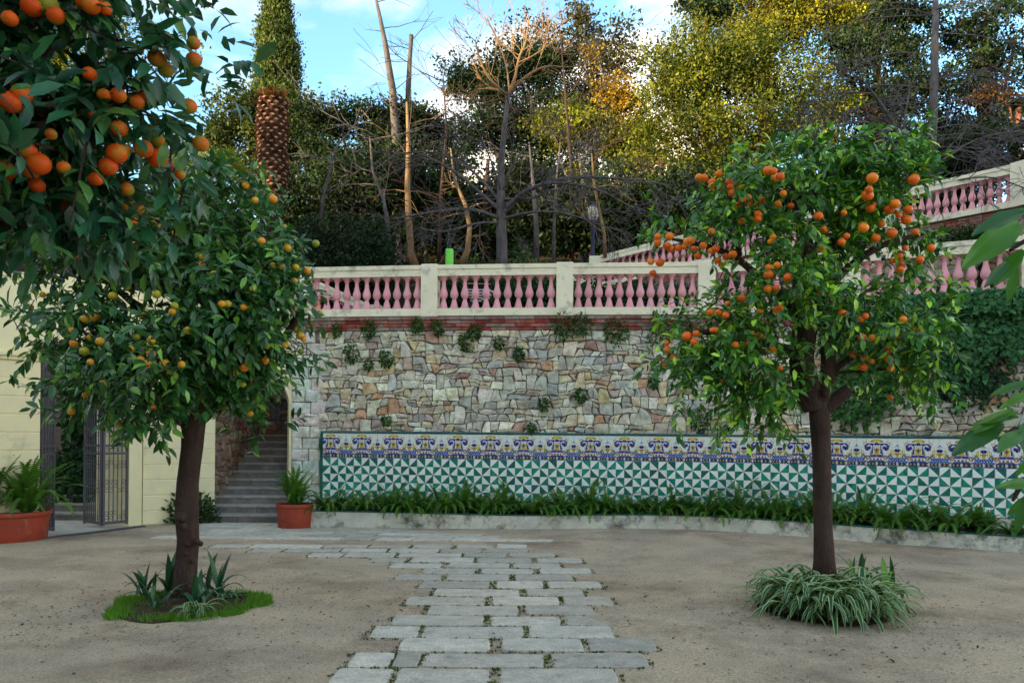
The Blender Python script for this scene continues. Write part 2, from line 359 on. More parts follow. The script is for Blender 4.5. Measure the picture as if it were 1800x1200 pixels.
# ------------------------------------------------------------ paved path
path_root = empty('path', (0, 0, 0), 'curving path of long pale stone slabs with open joints', None, None, 'structure')
rows = [ (712, 790, [(215, 475), (505, 925), (975, 1500)]), (642, 704, [(300, 487), (495, 610), (625, 1170), (1210, 1635)]),
 (577, 633, [(525, 930), (980, 1345), (1375, 1670)]), (520, 572, [(395, 605), (622, 1080), (1108, 1485)]),
 (473, 516, [(487, 900), (932, 1245), (1275, 1545)]), (428, 468, [(648, 1055), (1090, 1395)]), (387, 423, [(553, 905), (940, 1240), (1262, 1480)]),
 (351, 382, [(678, 1065), (1095, 1350)]), (318, 347, [(613, 925), (958, 1168), (1192, 1430)]), (285, 312, [(503, 708), (735, 1015), (1043, 1300)]),
 (258, 281, [(620, 862), (890, 1125), (1152, 1385)]), (233, 255, [(480, 708), (742, 1015), (1033, 1247)]), (210, 229, [(390, 550), (572, 855), (870, 1120), (1143, 1345)]),
 (188, 206, [(112, 262), (272, 500), (515, 800), (812, 1000), (1020, 1220)]), (168, 185, [(-150, -10), (5, 250), (262, 460), (470, 697), (708, 888), (912, 1095)]),
 (150, 165, [(-330, -160), (-150, 170), (182, 372), (384, 568), (580, 757), (780, 950), (960, 1095)])]
NS = 0
def slab(x0, x1, y0, y1, skew=0.0):
    """one slab: world rectangle with worn, uneven outline"""
    global NS; NS += 1
    r = random.uniform; th = r(.010, .022)
    cs = [(x0, y0), (x1, y0), (x1, y1), (x0, y1)]
    out = []
    for i in range(4):
        a = Vector((*cs[i], 0)); b = Vector((*cs[(i+1) % 4], 0)); d = b - a; nrm = Vector((-d.y, d.x, 0)).normalized()
        k = 5 if i % 2 == 0 else 3
        for j in range(k):
            t = (j + .12) / k if j else .05
            w = r(-.005, .006) if j else r(.0, .012)
            out.append(a + d * t + nrm * w)
        out.append(b - d * min(.05, .04) + nrm * r(0, .015))
    cx, cy = (x0+x1)/2, (y0+y1)/2; n = len(out); tilt = (r(-.006, .006), r(-.008, .008))
    gz = ground_z(cx, cy)
    vs = []
    for ring, (ins, zz) in enumerate(((-.004, -.03), (0, th*.7), (.014, th))):
        for p in out:
            v = Vector((p.x-cx, p.y-cy, 0)); f = (v.length - ins) / v.length
            x, y = cx + v.x*f, cy + v.y*f
            x += (y - cy) * skew
            vs.append((x, y, gz + zz + (tilt[0]*v.x*2 + tilt[1]*v.y*2 if ring else 0)))
    fs = []
    for ring in range(2):
        for i in range(n):
            j = (i+1) % n; fs.append((ring*n+i, ring*n+j, (ring+1)*n+j, (ring+1)*n+i))
    fs.append(tuple(2*n+i for i in range(n)))
    mb = MB(); mb.add(vs, fs); return mb.build('paving_slab', M['slab'], path_root)
SLABS = []
for (a, b, xs_) in rows:
    ya, yb = 900 + a/2.571, 900 + b/2.571
    for (x0, x1) in xs_:
        p0, p1 = 500 + x0/2.571, 500 + x1/2.571; ym = (ya+yb)/2
        g0 = G(p0, ym); g1 = G(p1, ym); Yn = G((p0+p1)/2, yb).y; Yf = G((p0+p1)/2, ya).y
        if b == 790: Yn = Yf - .40
        SLABS.append((g0.x, g1.x, Yn, Yf)); slab(g0.x, g1.x, Yn, Yf)
for k, (xa, xb) in enumerate([(-1.35, 1.15), (-1.2, .95), (-1.3, 1.1), (-1.15, 1.2)]):      # rows nearer than the frame
    y1 = 5.30 - .44*k; x = xa
    while x < xb: w = random.uniform(.55, .85); slab(x, x+w, y1-.40, y1); x += w + .06
far = [(300, 945), (300, 880), (300, 800), (305, 735), (330, 690), (355, 640), (372, 560)]
yy = 12.86
for k, (pa, pb) in enumerate(far):
    y0 = yy; y1 = yy + random.uniform(.27, .36); yy = y1 + .035
    xa = (pa - 900)/F*y0; xb = (pb - 900)/F*y0; x = xa + random.uniform(-.3, .2)
    while x < xb:
        w = random.uniform(.42, .95); SLABS.append((x, x+w, y0, y1)); slab(x, x+w, y0, y1, .25); x += w + .03
# moss and grass in the joints
pts = []
for (x0, x1, y0, y1) in SLABS:
    if y0 > 12.2: continue
    d = (1 if y0 < 9.5 else .5)
    for _ in range(int(26*d)):
        e = random.random(); side = random.choice((x0, x1)) if e < .72 else None
        if side is not None: pts.append((side + random.gauss(0, .016) + (.02 if side == x1 else -.02), random.uniform(y0-.04, y1+.02)))
        else: pts.append((random.uniform(x0, x1), y0 - .02 + random.gauss(0, .008)))
pts = np.array(pts); N = len(pts)*6
T = np.zeros((N, 3)); T[:, :2] = np.repeat(pts, 6, axis=0) + rng.normal(0, .010, (N, 2)); T[:, 2] = .002
d = rng.normal(0, .7, (N, 3)); d[:, 2] = np.abs(d[:, 2]) + .5
R = frames(d, rng.normal(0, 1, (N, 3)))
cols = np.array([.06, .12, .02]) * rng.uniform(.5, 1.5, (N, 1)) + np.array([.03, .02, 0]) * rng.random((N, 1))
tag(link('moss', scatter('moss', LEAF1, R, T, rng.uniform(.008, .028, N), cols, M['fol'])), 'moss and fine grass along the slab edges', kind='stuff')

# ------------------------------------------------------------ terrain behind the walls
UP = Path([(*q(1042, 24.2), 6.15), (*q(1180, 24.1), 6.75), (*q(1296, 24), 7.15), (*q(1480, 22), 7.15), (*q(1640, 19.9), 7.12), (*q(1775, 18.6), 7.12), (*q(1880, 17.5), 7.12)], 0)
def upper_y(x):
    p = UP.p; return float(np.interp(x, p[:, 0], p[:, 1], left=1e3, right=p[-1, 1]))
def hill_z(x, y):
    z = 4.12 + max(0, y - 21.5) * .40 + .25 * math.sin(x*.7) * max(0, min(1, (y-20)/6)) + .15*math.sin(y*1.9+x)*max(0, min(1, (y-22)/6))
    z = min(z, 13.6 + .3*math.sin(x*.4+y*.3))
    if x > 2.4 and y > upper_y(x) + .25: z = max(z, min(7.0, 5.6 + max(0, x-2.4)*.35) + max(0, y-upper_y(x)-2)*.3)
    return z
cols_ = np.concatenate([np.linspace(-60, -14, 12), np.linspace(-12, -4.6, 12), np.linspace(-4.4, 14, 62), np.linspace(16, 70, 14)])
def start_y(x):
    if x < -4.5: return 21.0
    if x <= WALL.p[0, 0]: return 16.25
    return float(np.interp(x, WALL.p[:, 0], WALL.p[:, 1])) + .25
tt = np.concatenate([[0], np.linspace(.01, .5, 46), np.linspace(.52, 1, 14)])
V = []
for t in tt:
    for x in cols_:
        y = start_y(x) * (1-t) + 95 * t if t < 1 else 95
        V.append((x, y, (-.2 if t == 0 and x < -4.5 else hill_z(x, y))))
nx = len(cols_); idx = np.array([(j*nx+i, j*nx+i+1, (j+1)*nx+i+1, (j+1)*nx+i) for j in range(len(tt)-1) for i in range(nx-1)])
tag(link('hillside', np_mesh('hillside', np.array(V), [idx], [np.ones((len(idx), 3))], M['hill_soil'], True)), 'dark earthy hillside rising behind the terrace', kind='structure')
# unseen ridge added towards the sun, crest shaped to shade the court
PERP = Vector((-SUN_DIR.y, SUN_DIR.x, 0))
V = []; n_ = 40
for j, (dd, h) in enumerate(((24, -.3), (36, 7), (52, 22.5), (66, 23), (100, 13), (150, -1))):
    for i in range(n_+1):
        u = (i/n_ - .5) * 260
        p = SUN_DIR * dd + PERP * (u + 6) + Vector((0, 8, 0))
        V.append((p.x, p.y, h * (1 + .42/(1+math.exp(-(u+13)*.8))*(1 if u < 45 else 0)+ .10 * math.sin(u*.09) + .05*math.sin(u*.31)) if h > 0 else h))
idx = np.array([(j*(n_+1)+i, (j+1)*(n_+1)+i, (j+1)*(n_+1)+i+1, j*(n_+1)+i+1) for j in range(5) for i in range(n_)])
tag(link('hill', np_mesh('hill', np.array(V), [idx], [np.ones((len(idx), 3))], M['hill_soil'], True)), 'wooded ridge across the valley behind the camera', kind='structure')
N = 26000
u = rng.uniform(-128, 128, N); dd = rng.uniform(50, 74, N); cl = np.floor(u/5.0)
h = 22.5 * (1 + .42/(1+np.exp(-(u+13)*.8))*(u < 45) + .10*np.sin(u*.09) + .05*np.sin(u*.31)) * .95 + np.abs(rng.normal(0, 1, N)) * 0 + rng.random(N) ** .8 * (4.2 + 1.9*np.sin(cl*2.3)) * np.sqrt(np.clip(1 - ((u/5.0 - cl) * 2 - 1) ** 2, 0.05, 1))
T = np.stack([SUN_DIR.x*dd + PERP.x*(u+6), SUN_DIR.y*dd + PERP.y*(u+6) + 8, h], 1)
R = frames(rng.normal(0, 1, (N, 3)), rng.normal(0, 1, (N, 3)))
tag(link('wood', scatter('wood', LEAF2, R, T, rng.uniform(.5, 1.1, N), np.array([.03, .06, .02]) * rng.uniform(.6, 1.4, (N, 1)), M['fol'])), 'tree cover along the far ridge', kind='stuff')  # leaves added to the unseen ridge to break up its shadow edge

# ------------------------------------------------------------ rubble stones
def clip(poly, a, b, c):
    out = []
    for i in range(len(poly)):
        p, r = poly[i], poly[(i+1) % len(poly)]; dp = a*p[0]+b*p[1]-c; dr = a*r[0]+b*r[1]-c
        if dp <= 0: out.append(p)
        if (dp < 0 < dr) or (dr < 0 < dp):
            t = dp/(dp-dr); out.append((p[0]+(r[0]-p[0])*t, p[1]+(r[1]-p[1])*t))
    return out
def voronoi(s0, s1, z0, z1, rh=.20, w=(.2, .46), small=.18, an=1.55, jit=.05):
    seeds = []; z = z0 + rh*.45
    while z < z1:
        s = s0 + random.uniform(0, .2)
        while s < s1:
            step = random.uniform(*w); seeds.append((s + step/2, (z + random.gauss(0, jit)) * an))
            if random.random() < small: seeds.append((s + random.uniform(0, .08), (z + random.choice((-1, 1))*rh*.5)*an))
            s += step
        z += rh * random.uniform(.82, 1.15)
    A = np.array(seeds); polys = []
    for i, (x, y) in enumerate(seeds):
        d2 = (A[:, 0]-x)**2 + (A[:, 1]-y)**2; nb = np.argsort(d2)[1:16]
        poly = [(s0, z0*an), (s1, z0*an), (s1, z1*an), (s0, z1*an)]
        for j in nb:
            X, Y = A[j]; a, b = X-x, Y-y
            if abs(a)+abs(b) < 1e-4: continue
            poly = clip(poly, a, b, (X*X-x*x+Y*Y-y*y)/2)
            if len(poly) < 3: break
        if len(poly) >= 3: polys.append([(px_, py_/an) for px_, py_ in poly])
    return polys
def coursed(s0, s1, z0, z1, rh=.17, w=(.14, .40)):
    """roughly coursed rubble: wavy beds, leaning joints, tall stones through two courses, flat split stones"""
    zs_ = [z0]
    while zs_[-1] < z1 - rh*.7: zs_.append(zs_[-1] + rh*random.uniform(.72, 1.25))
    zs_[-1] = z1; K = len(zs_)-1; ph = [(random.uniform(0, 6), random.uniform(0, 6)) for _ in zs_]
    def bed(k, s):
        if k == 0 or k == K: return zs_[k]
        return zs_[k] + .030*math.sin(s*1.9+ph[k][0]) + .022*math.sin(s*5.3+ph[k][1]) + .012*math.sin(s*13+ph[k][0]*3)
    blocked = [[] for _ in range(K+2)]; out = []; J = lambda a=.022: random.uniform(-a*1.25, a*1.25)
    for k in range(K):
        s = s0; lean = J(.03); bl = sorted(blocked[k])
        while s < s1 - .04:
            hit = [b for b in bl if b[0] <= s + .03 and b[1] > s + .03]
            if hit: s = hit[0][1]; lean = hit[0][2]; continue
            nxt = min([b[0] for b in bl if b[0] > s + .02] + [s1]); e = s + random.uniform(*w)*random.uniform(.7, 1.1)
            if e > nxt - .07: e = nxt
            l2 = J(.035); tall = k < K-1 and random.random() < .20 and .14 < e-s < .36 and not any(b[0] < e and b[1] > s for b in blocked[k+1])
            zt = (lambda x: bed(k+2, x)) if tall else (lambda x: bed(k+1, x)); zb_ = lambda x: bed(k, x)
            if tall: blocked[k+1].append((s, e, l2))
            m_ = (s+e)/2 + J(.04)
            A = (s-lean, zb_(s)+J(.008)); B = (e-l2, zb_(e)+J(.008)); C = (e+l2, zt(e)+J(.008)); D = (s+lean, zt(s)+J(.008))
            r_ = random.random()
            if r_ < .22 and not tall and e - s > .17:
                t = random.uniform(.35, .65); l = (A[0]+(D[0]-A[0])*t, A[1]+(D[1]-A[1])*t); r2 = (B[0]+(C[0]-B[0])*t, B[1]+(C[1]-B[1])*t+J(.03)); mm = ((l[0]+r2[0])/2, (l[1]+r2[1])/2 + J(.012))
                out.append([A, (m_, zb_(m_)+J(.008)), B, r2, mm, l]); out.append([l, mm, r2, C, (m_, zt(m_)+J(.008)), D])
            elif r_ < .42:
                c = random.uniform(.03, .075); f = min(.4, c/max(.05, C[0]-D[0]))
                if random.random() < .5: out.append([A, (m_, zb_(m_)), B, C, (D[0]+(C[0]-D[0])*f, D[1]+.0), (D[0]+(A[0]-D[0])*.45, D[1]+(A[1]-D[1])*.45)])
                else: out.append([A, (m_, zb_(m_)), B, (C[0]+(B[0]-C[0])*.45, C[1]+(B[1]-C[1])*.45), (C[0]-(C[0]-D[0])*f, C[1]), (m_-.02, zt(m_)), D])
            else: out.append([A, (m_, zb_(m_)+J(.01)), B, ((B[0]+C[0])/2+J(.015), (B[1]+C[1])/2), C, (m_+J(.03), zt(m_)+J(.01)), D])
            s = e; lean = l2
    return out
STONE_COLS = [((.38, .38, .35), 9), ((.42, .40, .34), 8), ((.33, .33, .31), 6), ((.42, .37, .28), 4.5), ((.42, .34, .22), 1.3), ((.38, .24, .16), .9), ((.34, .28, .26), 4), ((.31, .33, .34), 3), ((.50, .50, .45), 6), ((.30, .19, .17), 1.0)]
def stone_col(pal=STONE_COLS):
    c = random.choices([k[0] for k in pal], [k[1] for k in pal])[0]; f = random.uniform(.8, 1.2)
    return tuple(min(1, x*f*random.uniform(.96, 1.04)) for x in c)
def stone(mb, poly, fn, col, gap=None, depth=(.014, .055), flat=False):
    gap = gap if gap is not None else random.uniform(.003, .009)
    n = len(poly); cx = sum(p[0] for p in poly)/n; cy = sum(p[1] for p in poly)/n
    area = abs(sum(poly[i][0]*poly[(i+1) % n][1]-poly[(i+1) % n][0]*poly[i][1] for i in range(n))/2)
    if area < .0012: return
    pts = []
    for i in range(n):
        a = poly[i-1]; b = poly[i]; c = poly[(i+1) % n]
        la = math.hypot(a[0]-b[0], a[1]-b[1]); lc = math.hypot(c[0]-b[0], c[1]-b[1])
        if la < .015: continue
        ka = min(.3, .014/max(la, .01)); kc = min(.3, .014/max(lc, .01))
        pts.append((b[0]+(a[0]-b[0])*ka, b[1]+(a[1]-b[1])*ka)); pts.append((b[0]+(c[0]-b[0])*kc, b[1]+(c[1]-b[1])*kc))
    n = len(pts)
    if n < 5: return
    d = random.uniform(*depth); sz = math.sqrt(area); tx, tz = random.gauss(0, .05), random.gauss(0, .05)
    def ring(ins, dep, t=0):
        o = []
        for p in pts:
            vx, vz = p[0]-cx, p[1]-cy; l = math.hypot(vx, vz); f = max(.15, (l-ins)/l)
            o.append(fn(cx+vx*f + random.uniform(-.002, .002), cy+vz*f + random.uniform(-.002, .002), dep + t*(vx*tx+vz*tz+random.uniform(-.004, .004))))
        return o
    r0 = ring(gap, 0); r1 = ring(gap+.002, d*.7, 1); r2 = ring(gap+.010, d, 1); r3 = ring(gap + .010 + sz*.22, d + random.uniform(.0, .012), 1.2)
    ctr = fn(cx + random.uniform(-.03, .03)*sz, cy, d + random.uniform(-.004, .018))
    fs = []
    for k in range(3):
        for i in range(n):
            j = (i+1) % n; fs.append((k*n+i, k*n+j, k*n+n+j, k*n+n+i))
    for i in range(n): fs.append((3*n+i, 3*n+(i+1) % n, 4*n))
    mb.add(r0+r1+r2+r3+[ctr], fs, 0, col)
def wallfn(path, off=0): return lambda s, z, d: path.at(s, off + d, z)

# main retaining wall
zb = 4.03; zs = 3.75
wall = empty('stone_wall', WALL.at(WALL.L*.4, 0, 0), 'long curving rubble stone retaining wall between tiled panel and pink balustrade', 'wall')
wl = wall.location.copy(); INV = Matrix.Translation(-wl)
mb = MB(); strip(mb, WALL, 0, WALL.L, -.1, zb, -.55, 0.0)
mb.build('wall_core', M['mortar'], wall, mat4=INV)
s565 = WALL.sx(565)
polys = coursed(s565-.05, WALL.L-.02, 1.62, zs, .132, (.09, .32))
cand = []
for p in polys:
    a = WALL.at(sum(k[0] for k in p)/len(p), 0, sum(k[1] for k in p)/len(p))
    u, v = proj(a); n = len(p); area = abs(sum(p[i][0]*p[(i+1) % n][1]-p[(i+1) % n][0]*p[i][1] for i in range(n))/2)
    cand.append((-(area/(a.y**2)) * (1 if u < 1810 else .01), p, u))
quoin = []
for k, z in enumerate(np.arange(0, zs, .235)):
    s = 0.0; widths = [.42, .30] if k % 2 else [.26, .42]
    if z > 2.6: widths = [random.uniform(.2, .4) for _ in range(2)]
    for w_ in widths:
        if s >= s565 - .02: break
        e = min(s565-.01 if z < 1.85 else s565+.1, s+w_*random.uniform(.85, 1.1)); zz = min(zs, z+.235)
        j = lambda: random.uniform(-.012, .012)
        quoin.append([(s+.004, z+j()), (e+j(), z+j()), (e+j(), zz+j()), (s+.004, zz+j())]); s = e
cand.sort(key=lambda t: t[0])
nq = len(quoin)
fn = wallfn(WALL)
for i, p in enumerate(quoin):
    mb = MB(); stone(mb, p, fn, (.46*random.uniform(.85, 1.1), .48*random.uniform(.9, 1.05), .46), .006, (.03, .045)); 
    if mb.v: mb.build('stone', M['stone'], wall, mat4=INV)
rest = MB()
for i, (_, p, u) in enumerate(cand):
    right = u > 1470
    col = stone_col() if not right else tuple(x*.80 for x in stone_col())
    if i < 300 - nq:
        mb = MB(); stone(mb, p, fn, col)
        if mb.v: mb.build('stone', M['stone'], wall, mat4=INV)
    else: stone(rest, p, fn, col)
o = rest.build('small_stones', M['stone'], wall, mat4=INV); tag(o, kind='stuff')
# brick courses
bz = zs + .004; hz = (zb - zs) / 4
for k in range(4):
    s = random.uniform(-.15, 0)
    while s < WALL.sx(1830):
        L_ = .29; a, b = max(0, s), s + L_
        if random.random() < .96:
            mb = MB(); f = random.uniform(.7, 1.15)
            col = random.choice([(.34, .08, .06), (.28, .06, .055), (.38, .13, .10), (.36, .22, .18), (.32, .26, .22)]) if k < 3 else random.choice([(.36, .26, .22), (.34, .29, .25), (.33, .16, .13)])
            col = tuple(x*f for x in col); o_ = .035 + random.uniform(-.012, .012) + (.02 if k == 3 else 0)
            strip(mb, WALL, a+.006, b-.006, bz + k*hz + .005, bz + (k+1)*hz - .006, 0, o_, .3, 0, col)
            mb.build('brick', M['brick'], wall, mat4=INV)
        s += L_
# ------------------------------------------------------------ balustrades
def baluster_mesh():
    mb = MB(); h = .63; a = .078
    prof = [(.072, .0), (.074, .03), (.072, .05), (.062, .09), (.046, .15), (.037, .18), (.038, .195), (.060, .215), (.076, .25), (.081, .285), (.077, .32), (.062, .365), (.048, .41), (.039, .46), (.036, .53), (.040, .545), (.052, .558), (.062, .58), (.062, .592)]
    mb.lathe([(r, z) for r, z in prof], 12)
    mb.box(-a, a, -a, a, .592, .63); mb.box(-.076, .076, -.076, .076, -.0, .028)
    return mb.mesh('baluster', M['pink'], False)
BAL = baluster_mesh()
for p_ in BAL.polygons: p_.use_smooth = len(p_.vertices) == 4 and abs(p_.normal.z) < .97 and p_.index < 19*12
def balustrade(path, s0, s1, zf, piers, label, name='balustrade', pitch=.205, pw=.32, loc=None, zoff=0, endpiers=True):
    """zf(s): height of the foot; piers: list of s centres"""
    root = empty(name, path.at((s0+s1)/2, 0, zf((s0+s1)/2)), label, 'balustrade'); I = Matrix.Translation(-root.location)
    edges = [s0]
    for p in piers: edges += [p-pw/2, p+pw/2]
    edges.append(s1)
    for a, b in zip(edges[0::2], edges[1::2]):
        if b - a < .1: continue
        mb = MB(); strip(mb, path, a, b, .02, .165, -.11, .11, .3, dz=zf); mb.build('base_rail', M['rail'], root, mat4=I)
        mb = MB(); strip(mb, path, a, b, .797, .93, -.115, .115, .3, dz=zf); strip(mb, path, a, b, .93, 1.01, -.135, .135, .3, dz=zf); mb.build('top_rail', M['rail'], root, mat4=I)
        n = max(1, int(round((b-a)/pitch)))
        for i in range(n):
            t = a + (b-a)*(i+.5)/n; p = path.at(t, 0, zf(t)+.167)
            link('baluster', BAL, root, I @ Matrix.Translation(p) @ Matrix.Rotation(path.ang(t), 4, 'Z'))
    for p in piers:
        c = path.at(p, 0, zf(p)); R_ = I @ Matrix.Translation(c) @ Matrix.Rotation(path.ang(p), 4, 'Z')
        mb = MB(); mb.box(-pw/2, pw/2, -.15, .15, 0, 1.03, bev=.008); mb.build('pier', M['rail'], root, mat4=R_)
    return root
BP = Path([tuple(WALL.at(t, -.10)[:2]) for t in np.linspace(0, WALL.L, 60)], 0)
pr_ = [BP.sx(x) for x in (533, 754, 990.5, 1239, 1492, 1812)]
balustrade(BP, 0, BP.L-.05, lambda s: zb, pr_, 'cream balustrade with pink balusters running along the top of the rubble wall')
UPs = Path([(p[0], p[1], p[2]) for p in UP.p], 0)
pu = [UPs.sx(x) for x in (1042, 1296, 1560, 1790)]
upz = lambda s: float(np.interp(s, UPs.s, UPs.p[:, 2]))
balustrade(UPs, .1, UPs.L, upz, pu, 'upper pink and cream balustrade climbing to the right behind the right orange tree')
uw = empty('stone_wall', UPs.at(UPs.L/2, 0, 4.1), 'upper rubble wall with brick band carrying the climbing balustrade', 'wall'); I = Matrix.Translation(-uw.location)
mb = MB()
n = 40
vs = []
for i in range(n+1):
    t = UPs.L*i/n
    for (o, z) in ((.0, 3.9), (.0, upz(t)), (-.4, upz(t)), (-.4, 3.9)): vs.append(UPs.at(t, o, z))
mb.add(vs, [(i*4+k, i*4+4+k, i*4+4+(k+1) % 4, i*4+(k+1) % 4) for i in range(n) for k in range(4)]); mb.build('wall_core', M['mortar'], uw, mat4=I)
sb = UPs.sx(1440)
mbs = MB()
PALD = [((.24, .22, .18), 5), ((.3, .27, .2), 3), ((.2, .18, .16), 4), ((.28, .2, .14), 2)]
for p in voronoi(sb, UPs.L, 4.9, 6.84, .2, (.2, .45)): stone(mbs, p, wallfn(UPs), stone_col(PALD))
tag(mbs.build('stones', M['stone'], uw, mat4=I), kind='stuff')
for k in range(4):
    s = 0
    while s < UPs.L - .3:
        mb = MB(); z = -.29 + k*.072
        strip(mb, UPs, s+.006, s+.284, z+.005, z+.066, 0, .035+random.uniform(-.01, .01), .3, 0, tuple(x*random.uniform(.8, 1.1) for x in random.choice([(.34, .12, .10), (.30, .09, .08), (.36, .18, .15)])), dz=upz)
        mb.build('brick', M['brick'], uw, mat4=I); s += .29
# short flight rail behind the left bay
LP = Path([(-4.55, 17.3, 4.18), (-2.9, 17.2, 3.45)], 0)
balustrade(LP, 0, LP.L, lambda s: 4.18 - .73*s/LP.L - .03, [LP.L-.1], 'sloping pink stair balustrade seen through the left bay of the terrace balustrade')
RP = Path([(*q(990, 22.0), 3), (*q(1034, 24.0), 3)], 0)
mb = MB(); vs = []
for t, z in ((0, 6.0), (RP.L, 6.75)):
    for (o, zz) in ((.1, z-.25), (.1, z), (-.1, z), (-.1, z-.25)): vs.append(RP.at(t, o, zz))
mb.add(vs, [(k, 4+k, 4+(k+1) % 4, (k+1) % 4) for k in range(4)] + [(0, 1, 2, 3), (7, 6, 5, 4)])
mb.box(vs[0].x-.1, vs[0].x+.1, vs[0].y-.1, vs[0].y+.3, 4, 5.9)
o = mb.build('parapet', M['rail']); tag(o, 'low cream parapet sloping down left of the far balustrade pier', 'parapet')
# ------------------------------------------------------------ tiled panel
TS = .16; PO = .10
sp0 = WALL.sx(571); ncol = int((WALL.sx(1860) - sp0)/TS)
panel = empty('tile_panel', WALL.at(sp0 + ncol*TS/2, PO, .35), 'long ceramic panel with ornate blue and yellow frieze above green and white pinwheel tiles', 'tile panel'); I = Matrix.Translation(-panel.location)
zf0 = 1.735 - 3*TS
mb = MB(); strip(mb, WALL, sp0-.02, sp0+ncol*TS, .2, 1.75, 0, PO-.012); mb.build('backing', M['whitewash'], panel, mat4=I)
RES = 14
WHT = np.array([.72, .79, .77]); NAVY = np.array([.02, .025, .17]); BLUE = np.array([.04, .10, .34]); YEL = np.array([.62, .44, .04]); ORG = np.array([.42, .15, .05]); PUR = np.array([.06, .03, .28]); GRN = np.array([.03, .25, .12]); LIL = np.array([.45, .48, .72]); INK = np.array([.03, .04, .10])
U, Vv = np.meshgrid((np.arange(4*RES)+.5)/RES - 2, (np.arange(3*RES)+.5)/RES)
IMG = np.tile(WHT, (3*RES, 4*RES, 1))
def paint(mask, c): IMG[mask] = c
def disc(u, v, r, ry=None): return ((np.abs(U)-u)/r)**2 + ((Vv-v)/(ry or r))**2 < 1
def ring_(u, v, r, w): 
    d = np.hypot(np.abs(U)-u, Vv-v); return np.abs(d-r) < w
def line(u0, v0, u1, v1, w):
    a, b = u1-u0, v1-v0; t = np.clip(((np.abs(U)-u0)*a + (Vv-v0)*b)/(a*a+b*b), 0, 1); return np.hypot(np.abs(U)-u0-t*a, Vv-v0-t*b) < w
AU = np.abs(U); GRY = np.array([.16, .18, .22]); MUS = np.array([.40, .30, .06])
paint(Vv < .56, BLUE*.8); paint((Vv < .92) & (AU > 1.15), BLUE); paint((Vv < .85) & (AU > 1.15) & (np.sin(U*23)*np.sin(Vv*15+1) > .45), LIL)
paint((Vv > .08) & (Vv < .44), INK); paint((Vv > .13) & (Vv < .38) & (np.sin(U*2*math.pi*2.5 + np.abs(Vv-.25)*9) > .45), MUS*1.2); paint((Vv > .08) & (Vv < .44) & (np.abs(U - np.round(U)) < .045), WHT*.9)
paint(disc(.87, .60, .20, .07) & (Vv > .5), WHT)
paint((AU < .62) & (Vv > .60) & (Vv < .88) & (np.sin(U*18) > -.2), ORG*.7); paint((AU < .7) & (Vv > .56) & (Vv < .62), GRY)
paint(line(1.05, .95, 1.40, 1.25, .12), GRY); paint(line(1.30, 1.28, 1.50, 1.0, .06), GRN*.8); paint(line(1.10, 1.30, 1.32, 1.34, .04), LIL*.7)
paint(line(.12, 1.10, .58, 1.08, .15), PUR*1.3); paint(line(.2, 1.02, .5, 1.2, .05), BLUE)
paint(ring_(.87, .90, .17, .065), ORG); paint(disc(.87, .90, .09), WHT*.7)
paint(line(.50, 1.75, .66, 1.12, .11), GRY); paint(line(.62, 1.72, .74, 1.15, .055), WHT*.85); paint(line(.42, 1.8, .44, 1.3, .05), NAVY)
for k_ in (0., .13, .27): paint(line(.06, 1.22, k_+.04, 1.98 - k_*.5, .05), YEL if k_ != .13 else MUS)
paint(line(.05, 1.24, .26, 1.34, .07), YEL); paint(line(.0, 1.5, .08, 1.95, .03), PUR)
paint(disc(.76, 2.03, .44, .42), NAVY); paint(line(.30, 2.34, .70, 2.38, .06), NAVY); paint(disc(.80, 2.10, .36, .30), PUR*1.1)
paint(ring_(.72, 1.96, .235, .075) & ((AU < .80) | (Vv > 2.05)), WHT*.92); paint(line(.50, 1.85, .58, 1.68, .06), LIL); paint(disc(.78, 1.93, .13), NAVY)
paint(disc(0, 2.36, .28, .13), NAVY); paint(line(.16, 2.1, .26, 2.3, .035), GRY)
paint(disc(0, 2.68, .62, .15), MUS*1.3); paint(disc(0, 2.66, .30, .15), YEL*1.2); paint(disc(.50, 2.60, .13, .10), MUS); paint(disc(.30, 2.80, .10, .07), YEL); paint(disc(.36, 2.60, .06, .06), INK)
paint(line(1.05, 2.55, 1.28, 2.42, .07), YEL); paint(line(1.28, 2.42, 1.22, 2.15, .05), MUS); paint(line(1.18, 2.0, 1.12, 1.65, .035), YEL*.8); paint(disc(1.40, 2.60, .05, .05), ORG)
for k_, w_ in ((1.52, .06), (1.70, .05), (1.36, .035)): paint(line(k_, 1.15, k_-.04, 1.80 - abs(k_-1.55)*.5, w_), YEL if k_ > 1.5 else MUS)
paint(disc(2.0, 1.70, .27, .22), NAVY); paint(disc(2.0, 1.96, .22, .13), WHT); paint(line(1.78, 2.08, 2.0, 2.17, .035), GRY); paint(line(1.74, 1.35, 2.0, 1.30, .09), MUS); paint(line(1.86, 1.2, 1.98, 1.4, .04), ORG); paint(disc(2.0, 1.08, .14, .12), YEL); paint(disc(2.0, 2.22, .05, .06), NAVY)
FR = {}
for ci in range(4):
    for ri in range(3):
        mb = MB(); w = TS/2 - .002; e = TS - .004
        for a in range(RES):
            for b in range(RES):
                x0 = -w + e*a/RES; x1 = -w + e*(a+1)/RES; z0 = .002 + e*b/RES; z1 = .002 + e*(b+1)/RES
                mb.add([(x0, -.012, z0), (x1, -.012, z0), (x1, -.012, z1), (x0, -.012, z1)], [(0, 1, 2, 3)], 0, tuple(IMG[ri*RES+b, ci*RES+a]))
        mb.add([(-w, -.012, .002), (w, -.012, .002), (w, -.012, .002+e), (-w, -.012, .002+e), (-w, .0, .002), (w, .0, .002), (w, .0, .002+e), (-w, .0, .002+e)], [(0, 4, 5, 1), (1, 5, 6, 2), (2, 6, 7, 3), (3, 7, 4, 0)], 0, tuple(WHT))
        FR[ci, ri] = mb.mesh('frieze_tile', M['tile_paint'])
